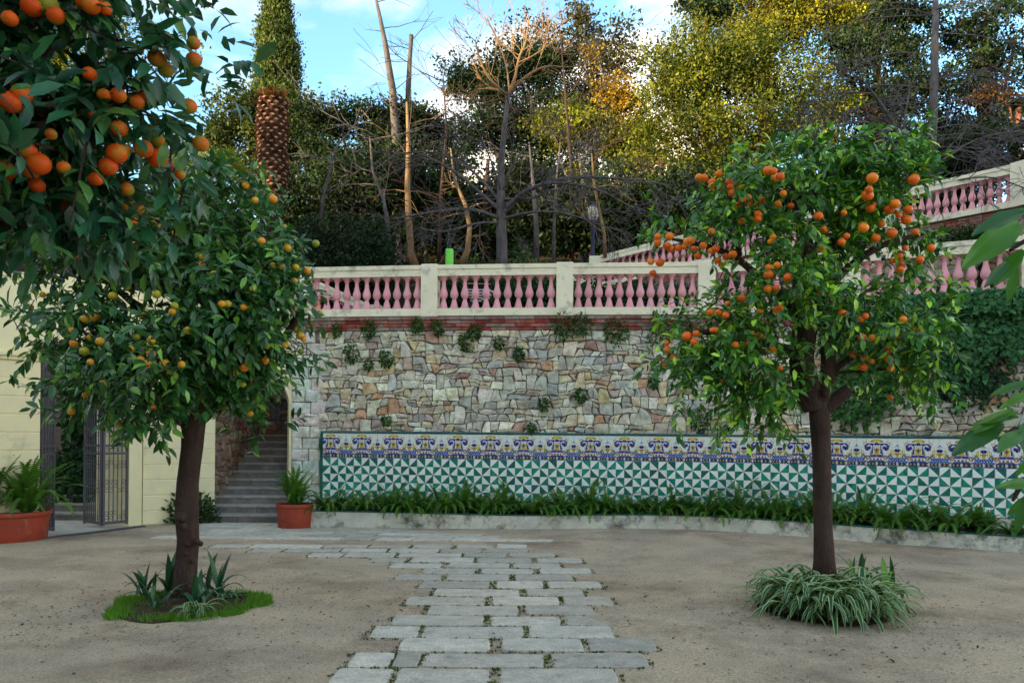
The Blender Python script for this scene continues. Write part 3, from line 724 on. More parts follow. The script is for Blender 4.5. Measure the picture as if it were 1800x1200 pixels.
def pin(kind):
    mb = MB(); w = TS/2 - .0025; z0 = .0025; z1 = TS-.0025; y = -.012
    q4 = [(-w, y, z0), (w, y, z0), (w, y, z1), (-w, y, z1)]
    tri = {'BR': ((0, 1, 2), (0, 2, 3)), 'TR': ((1, 2, 3), (0, 1, 3)), 'BL': ((0, 1, 3), (1, 2, 3)), 'TL': ((0, 2, 3), (0, 1, 2))}[kind]
    mb.add(q4, [tri[0]], 1); mb.add(q4, [tri[1]], 0)
    mb.add(q4 + [(a, 0, c) for a, b, c in q4], [(0, 4, 5, 1), (1, 5, 6, 2), (2, 6, 7, 3), (3, 7, 4, 0)], 0)
    return mb
PM = {k: pin(k) for k in ('BR', 'TR', 'BL', 'TL')}; PMM = {k: v.mesh('pinwheel_tile', [M['tile_white'], M['tile_green']]) for k, v in PM.items()}
restb = MB(); cnt = 0
def tmat(s, z): return I @ Matrix.Translation(WALL.at(s, PO + random.uniform(-.0012, .0012), z)) @ Matrix.Rotation(WALL.ang(s) + random.uniform(-.006, .006), 4, 'Z') @ Matrix.Rotation(random.uniform(-.006, .006), 4, 'X')
for i in range(ncol):
    s = sp0 + (i+.5)*TS
    for r in range(3): link('frieze_tile', FR[(i+1) % 4, r], panel, tmat(s, zf0 + r*TS))
for r in range(5):
    for i in range(ncol-1, -1, -1):
        s = sp0 + (i+.5)*TS; kind = (('TR', 'BR'), ('TL', 'BL'))[r % 2][i % 2]
        z = zf0 - (r+1)*TS
        if cnt < 300: link('pinwheel_tile', PMM[kind], panel, tmat(s, z)); cnt += 1
        else:
            t = tmat(s, z); b = PM[kind]; n0 = len(restb.v); restb.v += [tuple(t @ Vector(v)) for v in b.v]; restb.f += [tuple(k+n0 for k in f) for f in b.f]; restb.m += b.m; restb.c += b.c
tag(restb.build('lower_pinwheel_tiles', [M['tile_white'], M['tile_green']], panel), kind='stuff')
# green glazed edging
def edging(x0, x1, z, n=8):
    mb = MB(); ring = [(math.cos(a), math.sin(a)) for a in np.linspace(0, 2*math.pi, n, endpoint=False)]
    vs = []
    for s in (x0+.002, x1-.002):
        for (c, d) in ring: vs.append(WALL.at(s, PO+.005 + .03*c, z + .024*d))
    mb.add(vs, [(k, n+k, n+(k+1) % n, (k+1) % n) for k in range(n)] + [tuple(range(n)), tuple(range(2*n-1, n-1, -1))]); return mb
s = sp0 - .05
while s < sp0 + ncol*TS: edging(s, s+.20, 1.758).build('edge_tile', M['tile_trim'], panel, mat4=I); s += .20
for k in range(9):
    mb = MB(); strip(mb, WALL, sp0-.055, sp0-.004, .25+k*.165, .25+k*.165+.162, 0, PO+.02); mb.build('edge_tile', M['tile_trim'], panel, mat4=I)

# ------------------------------------------------------------ planter kerb
CURB = Path([q(541, 14.55), q(720, 14.62), q(900, 14.62), q(1100, 14.5), q(1250, 14.25), q(1400, 13.55), q(1520, 12.98), q(1680, 12.4), q(1800, 12.0), q(1950, 11.6)], 1)
pl = empty('planter', CURB.at(CURB.L/2), 'low whitewashed planter wall with green tile cap in front of the tiled panel', 'planter'); I = Matrix.Translation(-pl.location)
cz = lambda t: -.06*min(1, t/4) + ground_z(*CURB.at(t)[:2])
mb = MB(); strip(mb, CURB, 0, CURB.L, -.1, .30, -.16, 0, .12, dz=cz)
e0 = CURB.at(.02, 0); ws = WALL.at(.35, .0)
mb.add([(e0.x, e0.y, -.1), (e0.x, e0.y, .298), (ws.x, ws.y, .298), (ws.x, ws.y, -.1), (e0.x+.16, e0.y, -.1), (e0.x+.16, e0.y, .298), (ws.x+.16, ws.y, .298), (ws.x+.16, ws.y, -.1)], [(0, 1, 2, 3), (7, 6, 5, 4), (1, 5, 6, 2), (0, 4, 5, 1)])
mb.build('kerb_wall', M['whitewash'], pl, mat4=I)
s = 0.0
while s < CURB.L-.2:
    mb = MB(); strip(mb, CURB, s+.002, s+.198, .302, .325, -.17, .012, .2, dz=cz); mb.build('cap_tile', M['tile_trim'], pl, mat4=I); s += .20
mb = MB(); n = 60; vs = []
for i in range(n+1):
    t = i/n; vs += [CURB.at(.05 + (CURB.L-.1)*t, -.15, .22), WALL.at(.3 + (WALL.L-.6)*t, 0.0, .26)]
mb.add(vs, [(2*i, 2*i+2, 2*i+3, 2*i+1) for i in range(n)])
tag(mb.build('soil', M['soil']), 'dark planting soil inside the long planter', kind='structure')

# ------------------------------------------------------------ building on the left
bld = empty('garden_building', (-7, 14, 0), 'pale yellow rendered garden building with banded walls, gateway and arched stair opening', 'building'); I = Matrix.Translation((7, -14, 0))
Bp = {'A': (-10.6, 9.9), 'B': q(70, 12.85), 'C': q(229, 14.45), 'D': q(252, 14.7), 'E': q(378, 15.5), 'F': q(513, 16.0)}
def seg(a, b): return Path([Bp[a], Bp[b]], 0)
def bands(pth, s0, s1, ztop, z0=0.0, name='wall_course', off=.012):
    z = 1.69 - .287*6 ; mb = MB(); strip(mb, pth, s0, s1, -.1, ztop, -.45, 0, 5); mb.build('wall', M['cream'], bld, mat4=I)
    while z < ztop-.05:
        a = max(z, 0) + .008; b = min(z+.287, ztop-.0) - .008
        if b > a + .03:
            mb = MB(); o = off; vs = []
            for s in (s0+.001, s1-.001):
                for (oo, zz) in ((0.0, a), (o, a+.008), (o, b-.008), (0.0, b)): vs.append(pth.at(s, oo, zz))
            mb.add(vs, [(0, 4, 5, 1), (1, 5, 6, 2), (2, 6, 7, 3), (0, 1, 2, 3), (7, 6, 5, 4)]); mb.build(name, M['cream'], bld, mat4=I)
        z += .287
AB = seg('A', 'B'); bands(AB, 0, AB.L, 2.84)
mb = MB(); strip(mb, AB, 0, AB.L+.02, 2.84, 2.90, -.45, .05, 5); strip(mb, AB, 0, AB.L+.04, 2.90, 2.95, -.45, .09, 5); mb.build('string_course', M['cream'], bld, mat4=I)
mb = MB(); strip(mb, AB, 0, AB.L, 2.95, 4.15, -.45, .0, 5); strip(mb, AB, 0, AB.L+.03, 4.15, 4.23, -.48, .04, 5); mb.build('upper_wall', M['cream'], bld, mat4=I)
DE = Path([Bp['D'], Bp['E']], 0); CD = Path([Bp['C'], Bp['D']], 0)
bands(DE, 0, DE.L, 4.3)
mb = MB(); strip(mb, CD, 0, CD.L-.002, -.1, 4.3, -.9, -.02, 5); mb.build('gate_pier', M['cream'], bld, mat4=I)
BC = Path([Bp['B'], Bp['C']], 0); mb = MB(); strip(mb, BC, 0, BC.L, 3.15, 4.3, -.45, -.02, 5); mb.build('lintel', M['cream'], bld, mat4=I)
EF = Path([Bp['E'], (Bp['F'][0]-.005, Bp['F'][1])], 0)
mb = MB(); sr = EF.L - .05; R0 = sr/2; zc = 2.28; vs = []; n = 24
for o in (0, -.4):
    for i in range(n+1):
        a = math.pi - math.pi*i/n; vs.append(EF.at(R0 + R0*math.cos(a), o, zc + R0*.98*math.sin(a)))
    for i in range(n+1): vs.append(EF.at(sr*i/n, o, 4.55))
k = 2*(n+1); fs = []
for i in range(n):
    fs += [(i, i+1, n+2+i, n+1+i), (k+i, k+n+1+i, k+n+2+i, k+i+1), (i, k+i, k+i+1, i+1), (n+1+i, n+2+i, k+n+2+i, k+n+1+i)]
mb.add(vs, fs); strip(mb, EF, sr, EF.L, -.1, 4.55, -.4, 0, 5)
mb.build('arch', M['cream'], bld, mat4=I)
for z in np.arange(1.69-.287*5, 3.0, .287):
    mb = MB(); strip(mb, EF, sr+.001, EF.L-.001, z+.006, z+.281, 0, .008, 5); mb.build('arch_quoin', M['cream'], bld, mat4=I)
# plinth bands near ground are weathered: passage walls and floor behind
tag(link('gateway_floor', (lambda m: m.mesh('gateway_floor', M['slab']))((lambda m: (m.add([(-9.5, 13.2, .006), (-7.62, 12.75, .006), (-6.85, 14.45, .006), (-6.6, 16.5, .006), (-9.5, 16.5, .006)], [(0, 1, 2, 3, 4)]), m)[1])(MB()))), 'pale paved floor inside the gateway', kind='structure')
mb = MB(); a = G(95, 945); b = G(252, 925); d = (b-a).normalized(); nn = Vector((-d.y, d.x, 0))
mb.box(0, (b-a).length+.5, -.06, .06, 0, .02, mat=Matrix.Translation((a.x-.5*d.x, a.y-.5*d.y, .004)) @ Matrix.Rotation(math.atan2(d.y, d.x), 4, 'Z'))
tag(mb.build('gate_threshold', M['iron']), 'dark metal threshold strip across the gateway', 'threshold')

def steps(name, label, x0, x1, y0, rise, run, n, blocks=3, first=None):
    root = empty(name, ((x0+x1)/2, y0, 0), label, 'stairs'); I_ = Matrix.Translation((-(x0+x1)/2, -y0, 0))
    for k in range(n):
        xa, xb = (x0, x1) if not (k == 0 and first) else first; yk = y0 + run*k; cuts = [xa]
        for j in range(blocks-1): cuts.append(xa + (xb-xa)*(j+1)/blocks + random.uniform(-.12, .12))
        cuts.append(xb)
        for a, b in zip(cuts[:-1], cuts[1:]):
            mb = MB(); o = random.uniform(-.006, .006)
            mb.box(a+.003, b-.003, yk+o, yk+run+.03, rise*k-.02 if k else -.05, rise*(k+1)-.045); mb.box(a+.003, b-.003, yk-.02+o, yk+run+.02, rise*(k+1)-.043, rise*(k+1), m=1, bev=.006)
            mb.build('step', [M['step'], M['step_tread']], root, mat4=I_)
    return root
steps('stone_stairs', 'dark stone stairs rising through the arched opening', -5.93, -4.42, 15.28, .154, .33, 11, 3, (-5.88, -4.2))
steps('stone_stairs', 'few grey stone steps inside the iron gateway', -9.0, -6.9, 15.35, .15, .32, 5, 3)
# passage walls
def rubble_wall(name, label, pth, z0, z1, pal, s0=0, th=.3, mat_='stone'):
    root = empty(name, pth.at(pth.L/2, 0, 0), label, 'wall'); I_ = Matrix.Translation(-root.location)
    mb = MB(); strip(mb, pth, 0, pth.L, z0, z1, -th, 0, 3); mb.build('wall_core', M['mortar'], root, mat4=I_)
    ps = coursed(s0, pth.L, z0+.05, z1, .15, (.13, .32)); ps.sort(key=lambda p: -abs(sum(p[i][0]*p[(i+1) % len(p)][1]-p[(i+1) % len(p)][0]*p[i][1] for i in range(len(p)))))
    m2 = MB()
    for i, p in enumerate(ps):
        if i < 120:
            m1 = MB(); stone(m1, p, wallfn(pth), stone_col(pal), .008, (.02, .05))
            if m1.v: m1.build('stone', M['stone'], root, mat4=I_)
        else: stone(m2, p, wallfn(pth), stone_col(pal), .008, (.02, .05))
    if m2.v: tag(m2.build('small_stones', M['stone'], root, mat4=I_), kind='stuff')
PALB = [((.20, .13, .11), 5), ((.25, .17, .13), 4), ((.16, .12, .11), 3), ((.28, .22, .18), 2), ((.24, .10, .07), 1.5)]
rubble_wall('stone_wall', 'brown rubble side wall left of the arched stairs', Path([(-5.95, 15.62), (-5.95, 20.6)], 0), 0, 4.6, PALB)
rubble_wall('stone_wall', 'brown rubble wall closing the top of the arched stairs', Path([(-5.9, 18.98), (-4.5, 18.94)], 0), 1.2, 5.6, PALB)
rubble_wall('stone_wall', 'brown rubble side wall right of the arched stairs', Path([(-4.40, 20.5), (-4.40, 16.62)], 0), 0, 4.1, PALB)

# ------------------------------------------------------------ iron gate
def gate_leaf(root, p0, p1, h, z0=.05):
    a = Vector((*p0, 0)); b = Vector((*p1, 0)); L_ = (b-a).length; Mx = Matrix.Translation((a.x, a.y, z0)) @ Matrix.Rotation(math.atan2(b.y-a.y, b.x-a.x), 4, 'Z')
    lf = link('gate_leaf', None, root, Mx); t = .018
    for nm, bx in (('stile', (0, .04, -t, t, 0, h)), ('stile', (L_-.04, L_, -t, t, 0, h)), ('rail', (.04, L_-.04, -t, t, .02, .07)), ('rail', (.04, L_-.04, -t, t, h-.05, h)), ('rail', (.04, L_-.04, -t*.8, t*.8, 1.26, 1.30)), ('rail', (.04, L_-.04, -t*.8, t*.8, 1.40, 1.44))):
        m_ = MB(); m_.box(*bx); link(nm, m_.mesh(nm, M['iron']), lf)
    nb = max(2, int(L_/.085)); sc = MB()
    for i in range(1, nb):
        x = .04 + (L_-.08)*i/nb; m_ = MB(); m_.box(x-.007, x+.007, -.007, .007, .07, h-.05); link('bar', m_.mesh('bar', M['iron']), lf)
    w_ = (L_-.08)/nb
    for i in range(nb):
        x = .04 + w_*(i+.5)
        for zc_, r in ((.14, .03), (.22, .03), (.62, .032), (.70, .032), (.78, .03), (1.05, .03), (1.12, .03), (1.35, .03), (1.62, .03), (1.70, .03), (2.05, .032), (2.13, .03), (2.4, .03)):
            if zc_ < h-.1 and (i + int(zc_*10)) % 5 != 3:
                pts_ = [(x + r*math.cos(a_), 0, zc_ + r*math.sin(a_)) for a_ in np.linspace(.5, 5.9, 9)]
                sc.tube(pts_, [.005]*9, 4)
    link('scrollwork', sc.mesh('scrollwork', M['iron']), lf)
gate = empty('iron_gate', (*q(229, 14.45), 0), 'grey wrought iron folding gate leaf standing open on the right of the gateway', 'gate'); g0 = gate.location
loc = lambda p: (p[0]-g0.x, p[1]-g0.y)
gate_leaf(gate, loc(q(226, 14.48)), loc(q(181, 14.1)), 2.65); gate_leaf(gate, loc(q(179, 14.1)), loc(q(149, 14.5)), 2.65)
gate2 = empty('iron_gate', (*Bp['B'], 0), 'grey wrought iron gate leaf folded back against the left jamb of the gateway', 'gate'); g0 = gate2.location
gate_leaf(gate2, loc(q(72, 12.95)), loc(q(96, 13.35)), 2.75); gate_leaf(gate2, loc(q(95, 13.42)), loc(q(76, 13.75)), 2.75)
# ------------------------------------------------------------ ferns, pots
def frond_mesh(kind):
    """unit frond rising along +Y then arching; leaflets on both sides"""
    mb = MB(); n = 30; rise, droop = [(1.25, .55), (1.0, 1.1), (.75, 1.5), (.5, 1.2), (1.45, .9)][kind]
    p = Vector((0, 0, 0)); a = rise; P_ = [p.copy()]; D_ = []
    for i in range(n):
        a -= droop * (1.6*(i/n)) / n * 1.7; d = Vector((0, math.cos(a), math.sin(a))); p = p + d/n; P_.append(p.copy()); D_.append(d)
    for i in range(2, n):
        t = i/n; w = .085 * math.sin(math.pi*min(1, .12 + t*.86))**.55 * (1.15 - t*.35); c = P_[i]; d = D_[i-1]; nrm = Vector((0, -d.z, d.y))
        for sgn in (-1, 1):
            tip = c + Vector((sgn*w, 0, 0)) + d*.022 - nrm*random.uniform(.0, .02)
            mb.add([c - d*.012, tip, c + d*.022], [(0, 1, 2) if sgn > 0 else (2, 1, 0)])
    for i in range(n):
        mb.add([P_[i] + Vector((-.006, 0, 0)), P_[i] + Vector((.006, 0, 0)), P_[i+1] + Vector((.004, 0, 0)), P_[i+1] + Vector((-.004, 0, 0))], [(0, 1, 2, 3)])
    return mb.mesh('frond', M['fern'])
FRN = [frond_mesh(k) for k in range(5)]
def fern(x, y, z, label, n=18, size=.5, group=None, lean=0.0, cat='fern', name='fern', kinds=(0, 1, 2, 3, 4), side=None):
    r = empty(name, (x, y, z), label, cat, group)
    for i in range(n):
        a = 2*math.pi*i/n + random.uniform(-.3, .3)
        if side is not None and random.random() < .45: a = side + random.gauss(0, .5)
        s = size*random.uniform(.65, 1.15); k = random.choice(kinds)
        m_ = Matrix.Translation((random.gauss(0, .035), random.gauss(0, .035), 0)) @ Matrix.Rotation(a, 4, 'Z') @ Matrix.Rotation(random.uniform(-.15, .25), 4, 'X') @ Matrix.Diagonal((s*random.uniform(.8, 1.2), s, s, 1))
        link('frond', FRN[k], r, m_)
    return r
ORD = ['first', 'second', 'third', 'fourth', 'fifth', 'sixth', 'seventh', 'eighth', 'ninth', 'tenth', 'eleventh', 'twelfth', 'thirteenth', 'fourteenth', 'fifteenth', 'sixteenth', 'seventeenth', 'eighteenth', 'nineteenth', 'twentieth', 'twenty-first', 'twenty-second', 'twenty-third', 'twenty-fourth', 'twenty-fifth', 'twenty-sixth']
nf = 46
for i in range(nf):
    t = .25 + (CURB.L-1.2)*(i + random.uniform(-.2, .2))/nf; c = CURB.at(t); px_ = proj((c.x, c.y, .5))[0]
    dep = .35 + random.uniform(0, .25) if i % 3 else .25
    p = CURB.at(t, -dep); big = .50 if px_ > 900 else .46
    lab = ('dark green sword fern in the long planter, %s from its left end' % ORD[i]) if i < 20 else ('dark green sword fern in the long planter, %s from its right end' % ORD[nf-1-i])
    fern(p.x, p.y, .26 + random.uniform(0, .03), lab, 52, big*random.uniform(.95, 1.6), 'ferns in the long planter', kinds=(0, 1, 2, 3, 2, 3, 1) if i % 3 else (1, 2, 3, 2, 3), side=-1.6 if i % 3 == 0 and px_ > 900 else None)
def pot(x, y, r, h, label, band=True):
    o = empty('terracotta_pot', (x, y, 0), label, 'pot')
    mb = MB(); mb.lathe([(r*.88, 0), (r*.90, .01), (r*.955, h*.80), (r*.96, h*.84), (r*1.0, h*.85), (r*1.02, h*.88), (r*1.02, h*.97), (r*1.0, h), (r*.93, h), (r*.91, h*.9)], 40)
    link('pot_body', mb.mesh('pot_body', M['terracotta'], True), o)
    mb = MB(); mb.lathe([(r*.92, h*.90), (0.001, h*.93)], 24); link('pot_soil', mb.mesh('pot_soil', M['soil'], True), o)
    return o
pA = G(510, 930); PB = G(-28, 957)
pot(pA.x, pA.y+.30, .33, .44, 'small round terracotta pot beside the white planter and stairs')
pot(PB.x, PB.y+.56, .60, .46, 'large wide terracotta pot against the yellow wall at left edge')
fern(pA.x, pA.y+.30, .41, 'bright green fern growing in the small terracotta pot', 80, .72, kinds=(0, 1, 4, 2))
for k, (dx, dy, nm) in enumerate([(-.22, 0, 'left'), (.36, -.08, 'right'), (.12, .2, 'back')]):
    fern(PB.x+dx, PB.y+.56+dy, .43, 'bright green fern at the %s of the large terracotta pot' % nm, 70, .92, 'ferns in the large pot', kinds=(0, 4, 1, 2))
# shrub by the stairs
def tuft(name, c, r, label, cat, n, size, cols, zs=1.0, leaf=LEAF2, up=.3, group=None, mat_='fol', stem=True):
    root = empty(name, c, label, cat, group)
    d = unit(rng.normal(0, 1, (n, 3))); d[:, 2] = (np.abs(d[:, 2]) if stem else d[:, 2])*zs; rad = rng.random(n)**.45
    T = d*rad[:, None]*np.array(r); dirs = d + rng.normal(0, .35, (n, 3)) + np.array([0, 0, up])
    R = frames(dirs, rng.normal(0, 1, (n, 3)) + np.array([0, -.5, 1]))
    cl = np.array(cols[0])*(1-rng.random((n, 1))) + np.array(cols[1])*rng.random((n, 1)); cl *= rng.uniform(.6, 1.3, (n, 1))
    tag(link('foliage', scatter('foliage', leaf, R, T, size*rng.uniform(.6, 1.3, n), cl, M[mat_]), root), kind='stuff')
    if stem:
        mb = MB()
        for k in range(4):
            a = random.uniform(0, 6.28); mb.tube([(0, 0, -.02), (r[0]*.25*math.cos(a), r[1]*.25*math.sin(a), r[2]*.4), (r[0]*.5*math.cos(a), r[1]*.5*math.sin(a), r[2]*.75)], [.02, .014, .006], 5)
        link('stem', mb.mesh('stem', M['bark']), root)
    return root
g = G(318, 922); tuft('shrub', (g.x, g.y+.35, 0), (.56, .4, .62), 'rounded dark green shrub at the wall beside the arched stairs', 'shrub', 1500, .09, ((.03, .07, .025), (.07, .14, .04)))
# ------------------------------------------------------------ strap and striped leaf plants
def blade(kind, w=.1, striped=False, droop=1.6, rise=1.2):
    mb = MB(); n = 8; p = Vector((0, 0, 0)); a = rise; pts = [p.copy()]
    for i in range(n): a -= droop*(.4+1.4*i/n)/n; p = p + Vector((0, math.cos(a), math.sin(a)))/n; pts.append(p.copy())
    ws = [w*(.5+.5*min(1, i/2.5))*(1 - max(0, (i-4)/(n-4))**1.8*.96) for i in range(n+1)]
    prof = [(-1, .25), (-.58, 0), (.58, 0), (1, .25)] if striped else [(-1, .3), (0, 0), (1, .3)]
    k = len(prof); vs = []
    for i, q_ in enumerate(pts):
        for (u, h) in prof: vs.append((u*ws[i], q_.y, q_.z + h*ws[i]))
    for i in range(n):
        for j in range(k-1):
            c = (1, 1, 1)
            if striped: c = (.025, .11, .03) if j == 1 else (.36, .47, .26)
            mb.add([vs[i*k+j], vs[i*k+j+1], vs[(i+1)*k+j+1], vs[(i+1)*k+j]], [(0, 1, 2, 3)], 0, c)
    return mb
STR = [blade(0, .065, False, d_, r_).mesh('leaf', M['strap'], True) for d_, r_ in ((.7, 1.25), (1.4, 1.1), (.3, 1.45), (2.0, 1.0))]
STRL = [blade(0, .075, False, .5, 1.3).mesh('leaf', M['strap_lit'], True)]
SPI = [blade(0, .044, True, d_, r_).mesh('leaf', M['spider'], True) for d_, r_ in ((2.6, 1.2), (2.0, .9), (3.0, 1.35), (1.6, .6))]
def clump(name, x, y, label, cat, meshes, n, size, group=None, z=0.0, fan=None, spread=.05, pitch=(-.15, .3)):
    r = empty(name, (x, y, z), label, cat, group)
    for i in range(n):
        a = 2*math.pi*i/n + random.uniform(-.4, .4) if fan is None else fan + random.choice((0, math.pi)) + random.gauss(0, .35)
        s = size*random.uniform(.7, 1.15)
        link('leaf', random.choice(meshes), r, Matrix.Translation((random.gauss(0, spread), random.gauss(0, spread), 0)) @ Matrix.Rotation(a, 4, 'Z') @ Matrix.Rotation(random.uniform(*pitch), 4, 'X') @ Matrix.Diagonal((s*1.0, s, s, 1)))
    return r
LT = (-3.36, 8.15); RT = (3.20, 8.15)
for (px_, py_, n_, s_, what) in [(250, 1052, 9, .42, 'blue-green strap-leaved plant at the far left of the left tree bed'), (292, 1050, 12, .44, 'upright strap-leaved plant just left of the left orange trunk'), (345, 1066, 9, .40, 'strap-leaved plant standing in front of the left orange trunk'), (378, 1048, 12, .46, 'tall dark strap-leaved plant just right of the left orange trunk'), (268, 1072, 7, .34, 'low sprawling strap-leaved plant at the front left of the left tree bed')]:
    g = G(px_, py_); clump('clivia', g.x, g.y, what, 'plant', STR, n_, s_, 'strap-leaved plants round the left trunk')
g = G(402, 1054); clump('spider_plant', g.x, g.y, 'dark grassy tuft at the right of the left tree bed', 'plant', SPI[:1] + STR[3:], 26, .22)
g = G(345, 1082); clump('spider_plant', g.x, g.y, 'pale striped spider plant at the front of the left tree bed', 'plant', SPI, 34, .34)
# grass ring
N = 26000; c0 = np.array([-3.17, 7.87]); a = rng.uniform(0, 6.28, N); rr = np.sqrt(rng.uniform(.05, 1, N))*.76*(1 + .05*np.sin(a*5)+.03*np.sin(a*11+1))
x = c0[0]+rr*np.cos(a); y = c0[1]+rr*np.sin(a)
keep = ((rr > .56) | (rng.random(N) < .10)) & ((np.sin(x*9+1.5)*np.sin(y*8) < .35) | (rng.random(N) < .25)) & ((np.abs(a-4.45) > .32) | (rng.random(N) < .3)) & ((np.abs(a-1.6) > .7) | (rng.random(N) < .25)) & ((y < 8.1) | (x < -3.55) | (x > -2.9) | (rng.random(N) < .3))
x, y = x[keep], y[keep]; N = len(x); T = np.stack([x, y, np.full(N, .004)], 1); d = rng.normal(0, .45, (N, 3)); d[:, 2] = 1; R = frames(d, rng.normal(0, 1, (N, 3)))
cols = np.array([.12, .30, .03])*rng.uniform(.55, 1.4, (N, 1)) + np.array([.04, .02, 0])*rng.random((N, 1))
tag(link('grass', scatter('grass', LEAF1, R, T, rng.uniform(.03, .085, N), cols, M['fol'], np.full(N, .14))), 'ring of short bright green grass round the left orange tree', kind='stuff')
def bed(name, c, r, z, label):
    mb = MB(); n = 40; vs = [(c[0], c[1], z+.05)]
    for i in range(n): a_ = 2*math.pi*i/n; k = r*(1+.04*math.sin(a_*3)+.03*math.sin(a_*7)); vs.append((c[0]+k*math.cos(a_), c[1]+k*math.sin(a_), z))
    mb.add(vs, [(0, i+1, (i+1) % n+1) for i in range(n)]); tag(mb.build(name, M['soil'], smooth=True), label, kind='structure')
bed('soil', c0, .74, .006, 'dark soil of the round bed under the left orange tree'); bed('soil', (3.13, 7.92), .62, .004, 'dark soil of the round bed under the right orange tree')
# right tree bed
k = 0
WH = ['front left', 'front', 'front right', 'right', 'back right', 'back', 'back left', 'left']
for i in range(16):
    a_ = 2*math.pi*(i+.5)/16; rr_ = .42 if i % 2 else .30
    nm = ('outer' if i % 2 else 'inner') + ' ' + ['right', 'right', 'back right', 'back right', 'back', 'back', 'back left', 'back left', 'left', 'left', 'front left', 'front left', 'front', 'front', 'front right', 'front right'][i]
    clump('spider_plant', 3.13+rr_*math.cos(a_), 7.90+rr_*math.sin(a_), 'striped spider plant at the %s of the right tree bed' % nm, 'plant', SPI, 44, random.uniform(.50, .66), 'spider plants round the right trunk', .02, spread=.07, pitch=(-.1, .55))
for i in range(6):
    a_ = -math.pi*(i+.5)/6; clump('spider_plant', 3.13+.27*math.cos(a_), 7.88+.27*math.sin(a_), 'tall striped spider plant close to the right trunk, %s from the right' % ORD[i], 'plant', SPI, 40, .62, 'tall spider plants at the right trunk', .05, spread=.06)
for (px_, py_, ms, n_, s_, what) in [(1510, 1030, STR, 12, .50, 'dark strap-leaved plant right of the right orange trunk'), (1506, 1040, STRL, 3, .44, 'pair of pale yellow-green strap leaves right of the right trunk'), (1560, 1052, STR, 9, .46, 'dark strap-leaved plant at the right edge of the right tree bed'), (1552, 1062, STRL, 2, .48, 'single pale green strap leaf leaning out at the right tree bed'), (1480, 1075, STR, 7, .36, 'broad-leaved plant among the spider plants at the front')]:
    g = G(px_, py_); clump('clivia', g.x, g.y, what, 'plant', ms, n_, s_)
# wall tufts and ivy
tufts = [(648, 573, .13, 'small green tuft on the brick band left of the first pier'), (592, 575, .08, 'tiny tuft on the brick band at its left end'), (733, 566, .10, 'green tuft under the left edge of the first pier'), (768, 572, .10, 'green tuft under the right edge of the first pier'), (834, 576, .10, 'tuft on the brick band below the striped cloth'), (820, 598, .13, 'trailing tuft just under the brick band in the second bay'), (876, 598, .09, 'slim plant hanging in the stones under the second bay'), (678, 626, .11, 'round tuft in the stones left of the wall middle'), (618, 616, .13, 'ragged tuft in the stones at the left of the wall'), (911, 617, .09, 'small tuft in the stones below the second bay'), (988, 568, .19, 'large leafy tuft under the second pier, left half'), (1022, 566, .16, 'large leafy tuft under the second pier, right half'), (1080, 576, .20, 'leafy tuft on the brick band right of the second pier'), (1158, 573, .24, 'long green tuft on the brick band left of the third pier'), (1200, 570, .16, 'tuft close to the third pier'), (648, 636, .07, 'little tuft beside the ragged tuft'), (1020, 690, .09, 'small dark tuft low in the wall middle'), (955, 706, .08, 'thin dark tuft in a lower joint of the wall'), (1232, 735, .17, 'dark tuft above the green edging behind the tree'), (935, 748, .07, 'tiny tuft just above the green edging'), (1148, 668, .07, 'small tuft in the stones left of the right orange tree'), (680, 735, .07, 'tiny tuft low in the wall above the panel left part')]
for (px_, py_, r_, lab) in tufts:
    s_ = WALL.sx(px_); b = WALL.at(s_, .05); p = P(px_, py_, b.y)
    r_ *= 1.35; tuft('wall_plant', (b.x, b.y-.02, p.z-.06), (r_*.85, .09, r_*1.0), lab, 'plant', int(1700*r_), .06, ((.03, .09, .02), (.06, .17, .03)), zs=1.1, up=-.2, group='plants growing from the stone wall', stem=False)
def ivy(name, label, fn, N, size, cols, mat_='fol', group=None, parent_loc=(0, 0, 0)):
    root = empty(name, parent_loc, label, 'ivy', group); T = []; Nn = []
    while len(T) < N:
        r_ = fn()
        if r_ is not None: T.append(r_[0]); Nn.append(r_[1])
    T = np.array(T) - np.array(parent_loc); Nn = np.array(Nn) + rng.normal(0, .35, (N, 3)); d = rng.normal(0, .6, (N, 3)); d[:, 2] -= 1
    cl = np.array(cols[0]) + (np.array(cols[1])-np.array(cols[0]))*rng.random((N, 1)); cl *= rng.uniform(.6, 1.4, (N, 1))
    tag(link('foliage', scatter('foliage', IVY, frames(d, Nn), T, size*rng.uniform(.6, 1.2, N), cl, M[mat_]), root), kind='stuff')
    return root
def curtain(px0, px1, low):
    def f():
        px_ = random.uniform(px0, px1); s_ = SXL(px_)
        lo = low(px_); z = 4.15 - (4.15-lo)*random.random()**1.25
        if random.random() < .25 and z < lo + .3: return None
        b = WALL.at(s_, .04 + .22*random.random()*(1 if z > 3 else .6) + (.12 if z > 3.8 else 0), z); t = WALL.ang(s_); return (tuple(b), (math.sin(t), -math.cos(t), .35))
    return f
_xs = np.linspace(1200, 1900, 60); _ss = [WALL.sx(x) for x in _xs]; SXL = lambda x: float(np.interp(x, _xs, _ss))
ivy('ivy', 'thick dark ivy curtain hanging over the wall below the right balustrade', curtain(1530, 1860, lambda x: np.interp(x, [1530, 1600, 1660, 1700, 1730, 1790, 1860], [3.4, 2.9, 2.6, 2.5, 3.0, 3.15, 3.2]) + .16*math.sin(x*.13) + .14*math.sin(x*.41)), 8500, .10, ((.03, .12, .055), (.08, .23, .08)))
ivy('ivy', 'hanging ivy strands behind the right trunk down to the tile edging', curtain(1462, 1580, lambda x: np.interp(x, [1462, 1520, 1580], [1.95, 1.95, 2.3]) + .15*math.sin(x*.3)), 2600, .085, ((.03, .11, .03), (.06, .18, .04)))
